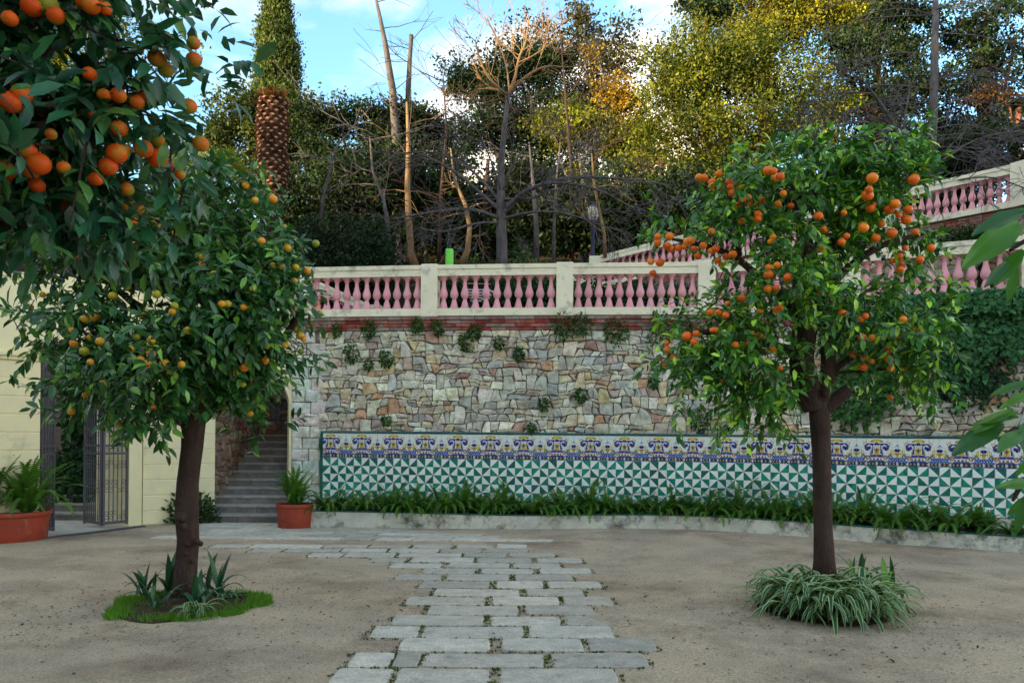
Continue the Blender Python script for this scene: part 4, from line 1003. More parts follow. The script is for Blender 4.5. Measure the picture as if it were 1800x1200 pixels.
def patch():
    px_ = random.gauss(1700, 42); py_ = random.gauss(672, 20); s_ = SXL(min(1880, px_)); b = WALL.at(s_, .05+.08*random.random()); p = P(px_, py_, b.y); return ((b.x, b.y, p.z), (0, -1, .3))
ivy('ivy', 'dark scraggly ivy patch low on the wall below the thick curtain', patch, 1100, .07, ((.015, .05, .025), (.03, .09, .03)))
def gateivy():
    x = random.uniform(-9.4, -6.7); z = random.random()*3.4; y = 17.0 - .5*random.random() - (.9*(1 - z/1.6) if z < 1.6 else 0)
    if x > -7.6 and z < .55: return None
    return ((x, y, z), (.2, -1, .5))
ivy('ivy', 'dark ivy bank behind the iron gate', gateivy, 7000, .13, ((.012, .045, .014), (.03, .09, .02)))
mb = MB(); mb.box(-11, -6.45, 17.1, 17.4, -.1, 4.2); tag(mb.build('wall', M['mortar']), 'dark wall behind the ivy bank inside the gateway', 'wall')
mb = MB(); mb.box(-6.42, -6.2, 15.6, 21, -.1, 4.2); tag(mb.build('wall', M['cream']), 'plastered side wall right inside the gateway', 'wall')

# ------------------------------------------------------------ orange trees
LEAF_ME = {}
def leaf_me(m_):
    if m_ not in LEAF_ME:
        b = MB()
        for fs in LEAF[1]: b.add(LEAF[0], fs)
        LEAF_ME[m_] = b.mesh('leaf', M[m_])
    return LEAF_ME[m_]
def fruit_me(m_, r):
    key = (m_, r)
    if key not in LEAF_ME:
        b = MB(); prof = [(.001, -r*.92)] + [(r*math.cos(t)*1.03, r*math.sin(t)*.93) for t in np.linspace(-1.25, 1.2, 9)] + [(r*.12, r*.86), (.004, r*.80)]
        b.lathe(prof, 16); b.tube([(0, 0, r*.78), (0, 0, r*1.08)], [.003, .002], 4); LEAF_ME[key] = b.mesh('orange', M[m_], True)
    return LEAF_ME[key]
def orange_tree(label, base, lobes, limbs, trunk, nspray, lsize, cols, leafm, fruitm, fr, fruits, extra=0, inframe=True, bias=(0, -.25, .0), burls=(), gather=11, name='orange_tree'):
    """lobes: (centre, (rx, ry, rz), weight) ; limbs: lists of points with radii"""
    root = empty(name, base, label, 'orange tree'); b0 = Vector(base); I_ = Matrix.Translation(-b0)
    mb = MB(); mb.tube(*trunk, 18, wob=.07)
    for (c, r_) in burls:
        mb.lathe([(.001, r_*.95), (r_*.5, r_*.8), (r_*.9, r_*.4), (r_, 0), (r_*.95, -r_*.5), (r_*.7, -r_)], 9, mat=Matrix.Translation(c) @ Matrix.Rotation(math.radians(75), 4, 'X'))
    mb.build('trunk', M['bark'], root, smooth=True, mat4=I_)
    for (pts_, rad_) in limbs:
        mb = MB(); pv = chaikin([np.array(p_) for p_ in pts_], 2); rv = np.interp(np.linspace(0, 1, len(pv)), np.linspace(0, 1, len(rad_)), rad_); mb.tube([Vector(p_) for p_ in pv], list(rv), 9, wob=.06); mb.build('branch', M['bark'], root, smooth=True, mat4=I_)
    W_ = np.array([l[2]*l[1][0]*l[1][2] for l in lobes]); W_ /= W_.sum(); T = []; D = []; Nn = []; tw = MB(); 
    nb_ = max(10, nspray//gather); k = rng.choice(len(lobes), nb_, p=W_); BG = []
    for i in range(nb_):                        # shoots gather on small boughs, gaps stay between them
        c, r_, _ = lobes[k[i]]; d = unit(rng.normal(0, 1, 3) + np.array(bias)); BG.append((np.array(c) + d*np.array(r_)*rng.random()**.42, d))
    for i in range(nspray):
        bp_, d = BG[int(rng.integers(nb_))]; p = bp_ + rng.normal(0, .135*lsize/.13, 3); d = unit(d + rng.normal(0, .5, 3))
        out = unit(unit(d)*.9 + rng.normal(0, .45, 3) + np.array([0, 0, .05])); L_ = rng.uniform(.14, .30)*lsize/.13
        nl = rng.integers(7, 12); droop = rng.uniform(.4, 1.6)
        if i % 3 == 0: tw.tube([p - out*L_*.6, p, p + out*L_*.6 + np.array([0, 0, -droop*L_*.15]), p + out*L_ + np.array([0, 0, -droop*L_*.35])], [.006, .005, .004, .002], 3, cap=False)
        for j in range(nl):
            t = (j+.5)/nl; q_ = p + out*L_*t + np.array([0, 0, -droop*L_*t*t*.35]); sd = unit(np.cross(out, rng.normal(0, 1, 3)))
            dd = unit(out*(.25+.6*t) + sd*.8 + np.array([0, 0, -.35*droop])); T.append(q_); D.append(dd); Nn.append(unit(np.array([0, -.35, 1.0]) + rng.normal(0, .45, 3)))
    T = np.array(T); D = np.array(D); Nn = np.array(Nn); n = len(T); size = lsize*rng.uniform(.65, 1.2, n); R = frames(D, Nn)
    # the 300 leaves that show largest are single parts
    best = {}
    for i in range(n):
        u, v = proj(T[i])
        if -20 < u < 1820 and -20 < v < 1220:
            key = (int(u//14), int(v//14)); dd = np.linalg.norm(T[i]-np.array([0, 0, 1.7]))
            if key not in best or dd < best[key][0]: best[key] = (dd, i)
    ids = [v[1] for v in best.values()]; rng.shuffle(ids); ids = ids[:300]; single = np.zeros(n, bool); single[ids] = True
    me = leaf_me(leafm)
    for i in ids:
        m_ = Matrix([[*(R[i][a]*size[i]), T[i][a]-base[a]] for a in range(3)] + [[0, 0, 0, 1]]); link('leaf', me, root, m_)
    ot = ~single; m2 = ot.sum(); w = rng.random((m2, 1)); cl = np.array(cols[0])*(1-w)+np.array(cols[1])*w; cl = np.where(rng.random((m2, 1)) < cols[3], np.array(cols[2]), cl)*rng.uniform(.65, 1.35, (m2, 1))
    o = link('foliage', scatter('foliage', LEAF, R[ot], T[ot]-np.array(base), size[ot], cl, M['leaf']), root); tag(o, kind='stuff')
    tag(tw.build('twigs', M['bark'], root, mat4=I_), kind='stuff')
    fm = fruit_me(fruitm, fr)
    def front(px_, py_):
        bestY = None
        o_ = np.array([0, 0, EYE]); dv = np.array(P(px_, py_, 1.0)) - o_
        for (c, r_, _) in lobes:
            r2 = np.array(r_)*1.10; oc = (o_-np.array(c))/r2; dn = dv/r2; A = dn@dn; B = 2*oc@dn; C_ = oc@oc-1; disc_ = B*B-4*A*C_
            if disc_ > 0:
                t = (-B-math.sqrt(disc_))/(2*A)
                if bestY is None or t < bestY: bestY = t
        if bestY is None:
            bestY = min(((P(px_, py_, l[0][1])-Vector(l[0])).length, l[0][1]) for l in lobes)[1]
        return P(px_, py_, bestY + abs(rng.normal(0, .10)) * min(1, bestY/6))
    for f_ in fruits:
        p = front(f_[0], f_[1]) - b0; s_ = random.uniform(.80, 1.15)*(f_[2] if len(f_) > 2 else 1)
        link('orange', fm, root, Matrix.Translation(p) @ Matrix.Rotation(random.uniform(0, 6.28), 4, 'Z') @ Matrix.Rotation(random.uniform(-.4, .4), 4, 'X') @ Matrix.Scale(s_, 4))
    for _ in range(extra):
        c, r_, _w = lobes[int(rng.choice(len(lobes), p=W_))]; d = unit(rng.normal(0, 1, 3) + np.array([0, -.3, -.1])); p = np.array(c)+d*np.array(r_)*rng.uniform(.8, 1.05)
        link('orange', fm, root, Matrix.Translation(Vector(p)-b0) @ Matrix.Rotation(random.uniform(0, 6), 4, 'Z'))
    return root
def lobe(px_, py_, rx, rz, Y, ry=None, w=1.0):
    return (tuple(P(px_, py_, Y)), (rx*Y/F, ry or rx*Y/F, rz*Y/F), w)
# left orange tree
Y = 8.15
L1 = [lobe(390, 395, 130, 85, Y), lobe(290, 420, 100, 50, Y, .7, .9), lobe(190, 430, 70, 38, Y, .6, .7), lobe(455, 510, 80, 100, Y, .8), lobe(400, 560, 120, 110, Y-.2, .9), lobe(305, 655, 140, 72, Y-.3, 1.0), lobe(210, 600, 100, 60, Y, .7, .8), lobe(170, 645, 50, 60, Y, .5, .9), lobe(220, 715, 80, 38, Y, .6), lobe(250, 500, 90, 50, Y, .7, .15), lobe(120, 470, 45, 50, Y+.1, .4, .4), lobe(95, 545, 22, 30, Y, .2, .4), lobe(410, 680, 55, 45, Y, .4, .5), lobe(450, 735, 26, 14, Y+.1, .15, .5), lobe(515, 590, 25, 30, Y, .2, .8), lobe(85, 425, 40, 30, Y, .3, .5)]
trunkL = ([P(322, 1062, Y), P(326, 1020, Y), P(330, 950, Y), P(328, 900, Y), P(330, 850, Y), P(338, 790, Y), P(342, 730, Y), P(340, 690, Y)], [.135, .112, .108, .114, .106, .105, .12, .12])
limbsL = [([P(335, 735, Y), P(300, 640, Y), P(250, 540, Y+.1), P(150, 470, Y+.1)], [.09, .06, .038, .015]), ([P(342, 735, Y), P(335, 600, Y+.1), P(320, 500, Y+.1), P(340, 400, Y)], [.12, .10, .07, .02]), ([P(345, 735, Y), P(390, 600, Y), P(420, 500, Y+.1), P(430, 380, Y)], [.11, .08, .06, .02]), ([P(340, 745, Y), P(430, 670, Y), P(500, 600, Y+.1), P(540, 520, Y)], [.08, .06, .04, .015]), ([P(335, 745, Y), P(230, 690, Y), P(160, 640, Y), P(90, 600, Y)], [.08, .05, .03, .01]), ([P(250, 540, Y), P(190, 500, Y), P(110, 430, Y), P(60, 410, Y)], [.032, .025, .016, .008])]
frL = [(303, 548, .8), (307, 537), (376, 482), (390, 534), (400, 534, .9), (356, 451), (364, 422, .9), (238, 427), (262, 435), (84, 471), (60, 443), (20, 417), (60, 510), (75, 518), (53, 540), (45, 558), (58, 558), (198, 520), (223, 504), (275, 517), (250, 555), (149, 560), (166, 558), (130, 603, 1.25), (159, 593, 1.1), (176, 600), (148, 617, 1.15), (159, 636), (126, 580, .8), (240, 592), (266, 598), (232, 612), (266, 620, 1.1), (246, 632), (258, 640), (270, 640), (290, 640, 1.15), (302, 652), (319, 640), (330, 581), (445, 508), (428, 540), (479, 466), (495, 468), (505, 436), (518, 494), (540, 476), (555, 534), (562, 551), (528, 590, 1.1), (534, 596), (489, 610), (470, 608), (466, 634), (433, 637), (415, 656, .9), (427, 676, 1.05), (429, 646), (270, 716, .8), (150, 694), (127, 682), (99, 670), (182, 675), (40, 580), (476, 660, .8), (529, 618), (308, 410, .9), (345, 430, .8), (425, 322, .8), (432, 326), (448, 352), (480, 350), (477, 345), (460, 424), (555, 428), (500, 400), (520, 470)]
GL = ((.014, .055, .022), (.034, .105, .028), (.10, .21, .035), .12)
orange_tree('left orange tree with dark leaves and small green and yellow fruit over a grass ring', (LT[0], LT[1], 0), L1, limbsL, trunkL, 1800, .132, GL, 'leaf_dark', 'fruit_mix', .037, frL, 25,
    burls=[(P(318, 908, Y-.13), .055), (P(322, 925, Y-.13), .04), (P(345, 950, Y-.13), .035), (P(330, 955, Y-.13), .035), (P(352, 955, Y-.08), .03), (P(327, 972, Y-.13), .03), (P(318, 880, Y-.1), .03), (P(340, 985, Y-.12), .03)])
# right orange tree
Yr = 8.15
L2 = [lobe(1400, 330, 165, 62, Yr), lobe(1540, 350, 95, 75, Yr, .6, .9), lobe(1290, 340, 75, 55, Yr, .6), lobe(1215, 410, 75, 45, Yr, .5, .9), lobe(1330, 430, 80, 50, Yr, .6, .32), lobe(1430, 420, 90, 60, Yr-.1, .6, .5), lobe(1580, 420, 80, 60, Yr, .5, .7), lobe(1345, 530, 85, 60, Yr-.2, .6), lobe(1250, 600, 85, 65, Yr-.1, .5), lobe(1330, 640, 90, 70, Yr, .6, .9), lobe(1215, 620, 50, 50, Yr-.1, .3, .7), lobe(1450, 540, 90, 60, Yr, .7, .8), lobe(1560, 570, 90, 75, Yr-.1, .6, .8), lobe(1600, 640, 60, 60, Yr, .4, .7), lobe(1520, 640, 60, 60, Yr+.1, .5, .45), lobe(1630, 258, 32, 14, Yr, .2, .8), lobe(1355, 705, 40, 22, Yr, .3, .6), lobe(1440, 278, 60, 28, Yr, .4, .8), lobe(1500, 500, 80, 50, Yr, .5, .5)]
trunkR = ([P(1449, 1020, Yr), P(1448, 985, Yr), P(1446, 930, Yr), P(1446, 860, Yr), P(1443, 790, Yr), P(1440, 720, Yr), P(1436, 690, Yr)], [.13, .105, .092, .092, .092, .102, .13])
limbsR = [([P(1430, 720, Yr), P(1405, 640, Yr), P(1418, 560, Yr), P(1432, 470, Yr), P(1400, 380, Yr), P(1380, 310, Yr)], [.13, .13, .12, .08, .045, .015]), ([P(1445, 715, Yr), P(1458, 640, Yr), P(1450, 560, Yr), P(1455, 440, Yr), P(1500, 370, Yr), P(1530, 310, Yr)], [.09, .075, .07, .055, .045, .015]), ([P(1440, 725, Yr), P(1478, 695, Yr-.05), P(1492, 682, Yr-.08)], [.09, .07, .05]), ([P(1415, 560, Yr), P(1350, 500, Yr), P(1280, 440, Yr), P(1180, 420, Yr)], [.06, .045, .03, .012]), ([P(1410, 620, Yr), P(1330, 600, Yr-.1), P(1250, 580, Yr-.1), P(1190, 590, Yr)], [.06, .04, .03, .01]), ([P(1455, 660, Yr), P(1490, 630, Yr), P(1560, 600, Yr), P(1600, 560, Yr)], [.035, .03, .022, .01]), ([P(1440, 520, Yr), P(1500, 460, Yr), P(1560, 425, Yr), P(1630, 410, Yr)], [.06, .04, .03, .01]), ([P(1460, 655, Yr), P(1540, 652, Yr), P(1590, 640, Yr)], [.02, .015, .008]), ([P(1300, 450, Yr), P(1290, 380, Yr), P(1280, 330, Yr)], [.03, .02, .01])]
f6 = [(143, 40), (143, 68), (198, 40, 1.1), (185, 82), (205, 98), (238, 92), (263, 88), (280, 65, 1.1), (293, 58), (308, 97), (350, 82), (325, 130), (386, 105), (405, 97), (415, 148), (431, 167), (452, 130, 1.1), (483, 121, 1.1), (113, 155), (155, 158, 1.15), (122, 206), (388, 17), (655, 63, 1.1), (665, 42), (645, 213, 1.15), (645, 180), (683, 170), (643, 277, 1.1), (678, 272), (790, 153, .9), (733, 225, 1.1), (875, 290, 1.1), (523, 318, 1.2), (525, 345, 1.1), (510, 368), (560, 350), (462, 345), (383, 383), (422, 383), (452, 396), (680, 370, 1), (697, 362, 1.05), (607, 375), (392, 462, .9), (414, 464, .9), (431, 464, .9), (318, 478), (276, 490, 1.2), (308, 515), (603, 460, 1), (570, 480), (600, 488), (495, 528), (560, 522), (665, 543, 1.1), (185, 520), (190, 552), (220, 588, 1.15), (150, 588), (172, 620), (430, 697, .95), (678, 695, 1.15), (700, 635, .8), (905, 568), (933, 553, 1.1), (978, 388, 1.1), (1082, 400), (1058, 415), (1068, 496, 1.1), (1113, 497), (1252, 415, 1.05), (1318, 468, 1.2), (1230, 503), (1190, 550), (1075, 587, 1.05), (1113, 603, .9), (1190, 594), (1028, 572), (1074, 630), (1200, 636, 1.05), (1263, 634), (1195, 768, .8), (1130, 47, 1.2), (1203, 25, 1.3), (975, 65), (998, 37), (1075, 2, 1.2), (890, 90), (895, 10), (1235, 130, 1.1), (1205, 150), (1247, 168, 1.1), (1240, 190, 1.1), (1328, 145, 1.1), (1262, 93), (1380, 92), (1310, 20, 1.1)]
f3 = [(85, 935), (112, 940, 1.2), (190, 915), (155, 962, 1.1), (158, 980), (213, 985, 1.1), (245, 962), (262, 1018, 1.1), (297, 992), (250, 985), (320, 1045, 1.1), (340, 1045, 1.1), (350, 1075, 1.2), (300, 1078), (415, 1055, 1.05), (447, 900, 1.1), (480, 903, 1.1), (487, 937, 1.1), (515, 930), (570, 1085), (503, 1075), (397, 1130), (395, 1155), (314, 1165), (715, 1140, 1.2), (850, 1122, 1.0), (1000, 940, 1.3), (1218, 947, 1.35), (982, 1000), (975, 1030, 1.4), (1003, 1080), (990, 1097, 1.3), (1120, 1075, 1.2), (1090, 1103, 1.3), (1140, 1135, 1.1), (1188, 1105, 1.2), (1180, 1160, 1.2), (1048, 1180, 1.2), (950, 1195, 1.1), (530, 1020, .9)]
frR = [(1100+a/2.571, 400+b/2.571, *c) for a, b, *c in f6] + [(1200+a/3, b/3, *c) for a, b, *c in f3]
GR = ((.018, .075, .018), (.048, .15, .022), (.20, .34, .03), .22)
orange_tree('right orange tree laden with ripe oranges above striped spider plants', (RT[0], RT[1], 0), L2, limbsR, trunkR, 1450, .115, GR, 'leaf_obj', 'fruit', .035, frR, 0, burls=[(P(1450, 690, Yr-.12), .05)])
# near tree at the upper left
Yn = 3.25
L3 = [lobe(130, 100, 170, 150, Yn, .45), lobe(10, 150, 190, 190, Yn, .5), lobe(90, 270, 130, 85, Yn-.1, .35), lobe(225, 255, 62, 80, Yn, .25, .9), lobe(265, 80, 45, 110, Yn, .22, .6), lobe(40, 345, 80, 38, Yn-.1, .3, .8), lobe(-260, 200, 300, 300, Yn, .8, .7), lobe(195, 345, 32, 32, Yn, .15, .7), lobe(60, -200, 330, 220, Yn+.1, .8, .8), lobe(300, 25, 35, 40, Yn, .12, .3)]
Bn = (-2.95, 3.25, 0)
trunkN = ([Vector((-2.95, 3.25, 0)), Vector((-2.93, 3.25, .8)), Vector((-2.95, 3.25, 1.5)), Vector((-2.9, 3.25, 2.1))], [.16, .13, .12, .14])
limbsN = [([Vector((-2.9, 3.25, 2.0)), P(-60, 330, Yn), P(90, 185, Yn), P(200, 120, Yn), P(280, 60, Yn)], [.08, .05, .026, .016, .008]), ([Vector((-2.9, 3.25, 2.1)), Vector((-2.95, 3.3, 3.2)), Vector((-2.6, 3.3, 4.2))], [.1, .07, .03]), ([Vector((-2.9, 3.25, 2.05)), P(-40, 420, Yn), P(100, 350, Yn), P(220, 320, Yn)], [.06, .03, .016, .008]), ([Vector((-2.95, 3.25, 2.1)), Vector((-3.6, 3.3, 3.0)), Vector((-4.0, 3.4, 3.7))], [.1, .05, .02])]
fn_ = [(82, 10, 1.25), (98, 28), (55, 12), (160, 10), (182, 15), (148, 5), (17, 33, .8), (275, 103, 1), (282, 108), (252, 118), (340, 76, 1.0), (341, 105, 1.05), (183, 168, 1.05), (208, 168, 1.05), (245, 172, .95), (240, 180), (38, 165, 1.2), (12, 178, 1.2), (20, 183), (209, 226, 1), (90, 236, .8), (164, 203, .6), (50, 266, 1.1), (8, 300, 1.1), (68, 288, 1.2), (55, 300), (65, 326, 1.1), (253, 262, 1.1), (281, 250, 1.1), (277, 279, 1.15), (296, 290, .8), (205, 270, 1.1), (215, 265), (190, 293), (317, 307, .8), (353, 253, .95), (332, 187), (223, 333, .9), (221, 360, 1.05), (242, 367, 1.0), (232, 390, .9), (112, 363, 1.1), (86, 370, 1.2), (127, 445, .9), (112, 294, .8), (168, 315, .8), (157, 130, .8), (225, 400, .8)]
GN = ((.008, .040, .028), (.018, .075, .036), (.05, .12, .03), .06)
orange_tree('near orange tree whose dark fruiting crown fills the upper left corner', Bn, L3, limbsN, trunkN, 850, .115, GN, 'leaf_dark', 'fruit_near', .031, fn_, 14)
# near tree at the right edge
Ym = 2.25; Bm = (2.65, 2.5, 0)
L4 = [(tuple(P(1790, 415, Ym)), (.16, .12, .07), 1), (tuple(P(1765, 475, Ym)), (.06, .06, .04), 1), (tuple(P(1775, 700, Ym)), (.10, .1, .03), 1), (tuple(P(1765, 745, Ym)), (.09, .1, .06), 1), (tuple(P(1810, 880, Ym)), (.06, .1, .10), 1), ((2.75, 2.5, 2.2), (.4, .5, .7), .35), ((3.1, 2.6, 2.9), (.7, .8, .7), .3)]
trunkM = ([Vector((2.65, 2.5, 0)), Vector((2.63, 2.5, .7)), Vector((2.65, 2.5, 1.3))], [.12, .10, .11])
limbsM = [([Vector((2.65, 2.5, 1.25)), Vector((2.1, 2.4, 1.7)), P(1840, 400, Ym), P(1775, 440, Ym)], [.06, .03, .008, .004]), ([Vector((2.65, 2.5, 1.2)), Vector((2.0, 2.35, 1.5)), P(1800, 740, Ym), P(1755, 775, Ym)], [.05, .02, .008, .004]), ([Vector((2.65, 2.5, 1.1)), Vector((2.0, 2.3, 1.35)), P(1810, 820, Ym), P(1780, 880, Ym)], [.05, .02, .01, .004]), ([Vector((2.65, 2.5, 1.25)), Vector((2.7, 2.5, 2.2)), Vector((2.9, 2.6, 3.1))], [.08, .06, .03])]
GM = ((.03, .12, .03), (.07, .2, .03), (.16, .34, .04), .25)
t4 = orange_tree('near citrus tree showing a few pale green leaves at the right edge', Bm, L4[5:], limbsM, trunkM, 60, .15, GM, 'leaf_light', 'fruit', .04, [], 0)
hand = [(1800, 372, 1715, 400, .9), (1790, 395, 1700, 460, 1.1), (1810, 425, 1740, 440, 1.), (1800, 440, 1745, 500, 1.2), (1770, 462, 1735, 500, .9), (1785, 470, 1775, 530, 1.1), (1810, 672, 1742, 690, .9), (1815, 690, 1760, 712, .8), (1790, 735, 1712, 738, .9), (1780, 722, 1700, 760, .7), (1760, 745, 1680, 790, 1.0), (1795, 760, 1758, 785, 1.1), (1800, 745, 1810, 800, 1.1), (1790, 725, 1735, 745, .8), (1815, 870, 1770, 905, 1.), (1820, 850, 1760, 850, .8), (1800, 870, 1790, 940, .9), (1820, 800, 1785, 835, .9)]
b = MB(); n_ = 10; rows_ = []
for i in range(n_+1):
    t = i/n_; w_ = .155*math.sin(math.pi*min(1, t*.93+.035))**.75*(1.12-.35*t); zc_ = -.16*t*t
    rows_.append([(-w_, t, zc_+.045*(1+.3*math.sin(t*17))), (-w_*.5, t, zc_+.03), (0, t, zc_), (w_*.5, t, zc_+.03), (w_, t, zc_+.045*(1+.3*math.cos(t*15)))])
vs_ = [p for r_ in rows_ for p in r_]; b.add(vs_, [(i*5+j, i*5+j+1, i*5+j+6, i*5+j+5) for i in range(n_) for j in range(4)])
me = b.mesh('leaf', M['leaf_light'], True); I_ = Matrix.Translation((-2.65, -2.5, 0))
for (ax, ay, bx_, by_, wd) in hand:
    Yh = Ym + random.uniform(-.12, .12); a = P(ax, ay, Yh); b = P(bx_, by_, Yh - random.uniform(-.05, .08)); d = b - a; L_ = d.length
    Rm = frames(np.array(d)[None], np.array([random.gauss(0, .4), -1 + random.gauss(0, .3), .9])[None])[0]
    link('leaf', me, t4, I_ @ Matrix([[Rm[i][0]*L_*wd*1.1, Rm[i][1]*L_, Rm[i][2]*L_, a[i]] for i in range(3)] + [[0, 0, 0, 1]]))
# ------------------------------------------------------------ background trees
def crown(root, base, lobes, n, size, cols, leaf=LEAF2, clus=.45, per=26, flat=1.0, name='crown', gaps=0.0, surf=.5, updir=.0, bough=11):
    """leaf clumps through the crown volume; lobes (centre, radii, weight)"""
    W_ = np.array([l[2]*(l[1][0]*l[1][2]) for l in lobes]); W_ /= W_.sum(); nc = max(8, n//per); k = rng.choice(len(lobes), nc, p=W_)
    C_ = np.array([l[0] for l in lobes])[k]; Rr = np.array([l[1] for l in lobes])[k]; d = unit(rng.normal(0, 1, (nc, 3)))
    cen = C_ + d*Rr*(rng.random((nc, 1))**surf); cs = clus*rng.uniform(.5, 1.4, (nc, 1)); tone = rng.uniform(.6, 1.35, (nc, 1)); mixk = rng.random((nc, 1))
    if bough:                                   # clumps gather on boughs, with gaps between
        nb = max(8, nc//bough); bi = rng.integers(0, nb, nc); off = rng.normal(0, .17, (nc, 3))*Rr[bi]*np.array([1.3, 1.1, .7]); cen = cen[bi] + off
        tone = tone*rng.uniform(.5, 1.5, (nb, 1))[bi]; mixk = np.clip(mixk*.5 + rng.random((nb, 1))[bi]*.6, 0, 1)
    T = np.repeat(cen, per, 0) + rng.normal(0, .55, (nc*per, 3))*np.repeat(cs, per, 0)*np.array([1, 1, flat])
    N = len(T); dd = rng.normal(0, 1, (N, 3)) + np.array([0, 0, updir]); R = frames(dd, rng.normal(0, 1, (N, 3)) + np.array([0, -.2, .8]))
    mk = np.clip(np.repeat(mixk, per, 0) + rng.normal(0, .2, (N, 1)), 0, 1); cl = (np.array(cols[0])*(1-mk)+np.array(cols[1])*mk)*np.repeat(tone, per, 0)*rng.uniform(.7, 1.3, (N, 1))
    tag(link(name, scatter(name, leaf, R, T-np.array(base), size*rng.uniform(.6, 1.35, N), cl, M['fol']), root), kind='stuff')
def trunk_mesh(root, base, pts, rad, m_='bark_grey', n=9, name='trunk'):
    mb = MB(); mb.tube(pts, rad, n, wob=.05); mb.build(name, M[m_], root, smooth=True, mat4=Matrix.Translation(-Vector(base)))
def grow(mb, p, d, L_, r_, dep, spread=.55, kids=(2, 4), grav=0.0, n=5, shrink=.68, wig=.22, sides=5, minr=.006, flat=None):
    pts = [p.copy()]; rad = [r_]; q_ = p.copy(); dv = d.normalized(); k = 5
    for i in range(k):
        dv = (dv + Vector((random.gauss(0, wig), random.gauss(0, wig), random.gauss(0, wig) - grav))*.45).normalized()
        q_ = q_ + dv*L_/k; pts.append(q_.copy()); rad.append(max(minr, r_*(1 - .55*(i+1)/k)))
    mb.tube(pts, rad, sides if r_ > .03 else (4 if r_ > .015 else 3), cap=False)
    if dep <= 0: return
    for _ in range(random.randint(*kids)):
        t = random.randint(2, k); a = Vector((random.gauss(0, 1), random.gauss(0, 1), random.gauss(0, 1))); a = (a - a.project(dv)).normalized()
        nd = (dv*(1-spread*.5) + a*spread + Vector((0, 0, .12-grav*.5))).normalized(); 
        grow(mb, pts[t], nd, L_*shrink*random.uniform(.7, 1.2), rad[t]*.72, dep-1, spread, kids, grav, n, shrink, wig, sides, minr)
def bt(name, label, cat, px_, Y_, lobes, n, size, cols, tr=None, tm='bark_grey', group=None, **kw):
    """background tree: lobes given as px, py, rx px, rz px"""
    zb_ = hill_z((px_-CX)/F*Y_, Y_) if Y_ < 95 else 4; base = ((px_-CX)/F*Y_, Y_, zb_ - .1)
    root = empty(name, base, label, cat, group); lb = []
    for (a, b, c, d, *w) in lobes: lb.append((tuple(P(a, b, Y_ + (w[1] if len(w) > 1 else 0))), (c*Y_/F, (w[2] if len(w) > 2 else min(c, d)*1.0)*Y_/F, d*Y_/F), w[0] if w else 1))
    crown(root, base, lb, n, size, cols, **kw)
    if tr is None: tr = [(px_, lobes[0][1], .12)]
    r0 = tr[0][2]; pts = [Vector(base)]; rad = [r0*1.3]
    for (a, b, r_) in tr: pts.append(P(a, b, Y_)); rad.append(r_)
    trunk_mesh(root, base, pts, rad, tm)
    mb = MB()
    for l in lb[:5]:
        top = Vector(pts[-1]); c = Vector(l[0]); mid = (top*.5 + c*.5) + Vector((0, 0, -.2)); mb.tube([pts[-1] if len(pts) < 3 else pts[-2], mid, c], [rad[-1]*.8, rad[-1]*.5, .03], 6)
    mb.build('branch', M[tm], root, smooth=True, mat4=Matrix.Translation(-Vector(base)))
    return root
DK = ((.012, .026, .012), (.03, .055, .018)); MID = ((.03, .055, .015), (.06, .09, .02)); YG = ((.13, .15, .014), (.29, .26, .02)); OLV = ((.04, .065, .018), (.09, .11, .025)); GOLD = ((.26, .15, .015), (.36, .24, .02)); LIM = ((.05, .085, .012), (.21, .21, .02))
# cypress
base = (*q(487, 46), 13); root = empty('cypress_tree', base, 'tall narrow cypress standing against the sky', 'cypress')
lb = []
for i in range(16):
    t = i/15; py_ = 195 - 265*t; hw = 44*(1 - t**2.2) + 1; lb.append((tuple(P(487+random.uniform(-4, 4), py_, 46)), (hw*46/F*.92, hw*46/F*.92, (22 if t < .8 else 10)*46/F), 1))
crown(root, base, lb, 42000, .19, ((.045, .075, .025), (.13, .16, .035)), clus=.26, per=14, bough=0, flat=1.9, surf=.35, updir=1.6)
trunk_mesh(root, base, [Vector(base), P(487, 180, 46), P(487, -30, 46)], [.45, .35, .1], 'bark_tan')
# palm trunk with leaf bases
Yp = 23.0; base = (*q(474, Yp), 4.2); root = empty('palm_tree', base, 'thick bare palm trunk covered in diamond leaf scars', 'palm'); b0 = Vector(base)
zt = P(474, 182, Yp).z; rp_ = 22*Yp/F
mb = MB(); mb.tube([b0, Vector((base[0], base[1], zt))], [rp_*.95, rp_*.93], 20, c=(.05, .03, .02)); mb.build('trunk', M['palm_bark'], root, mat4=Matrix.Translation(-b0))
mb = MB(); mb.add([(-.13, -.02, .03), (0, .02, -.07), (.13, -.02, .03), (-.07, .12, .09), (0, .13, .045), (.07, .12, .09), (0, .10, .13), (0, -.02, .14)], [(0, 1, 4, 3), (1, 2, 5, 4)], 0, (.10, .05, .035)); mb.add([(-.07, .12, .09), (0, .13, .045), (.07, .12, .09), (0, .10, .13), (-.13, -.02, .03), (.13, -.02, .03), (0, -.02, .15)], [(0, 1, 2, 3)], 0, (.34, .19, .12)); mb.add([(-.07, .12, .09), (0, .13, .045), (.07, .12, .09), (0, .10, .13), (-.13, -.02, .03), (.13, -.02, .03), (0, -.02, .15)], [(0, 3, 6, 4), (3, 2, 5, 6)], 0, (.05, .025, .02)); LB = mb.mesh('leaf_base', M['palm_bark'])
k = 0; z = P(474, 345, Yp).z
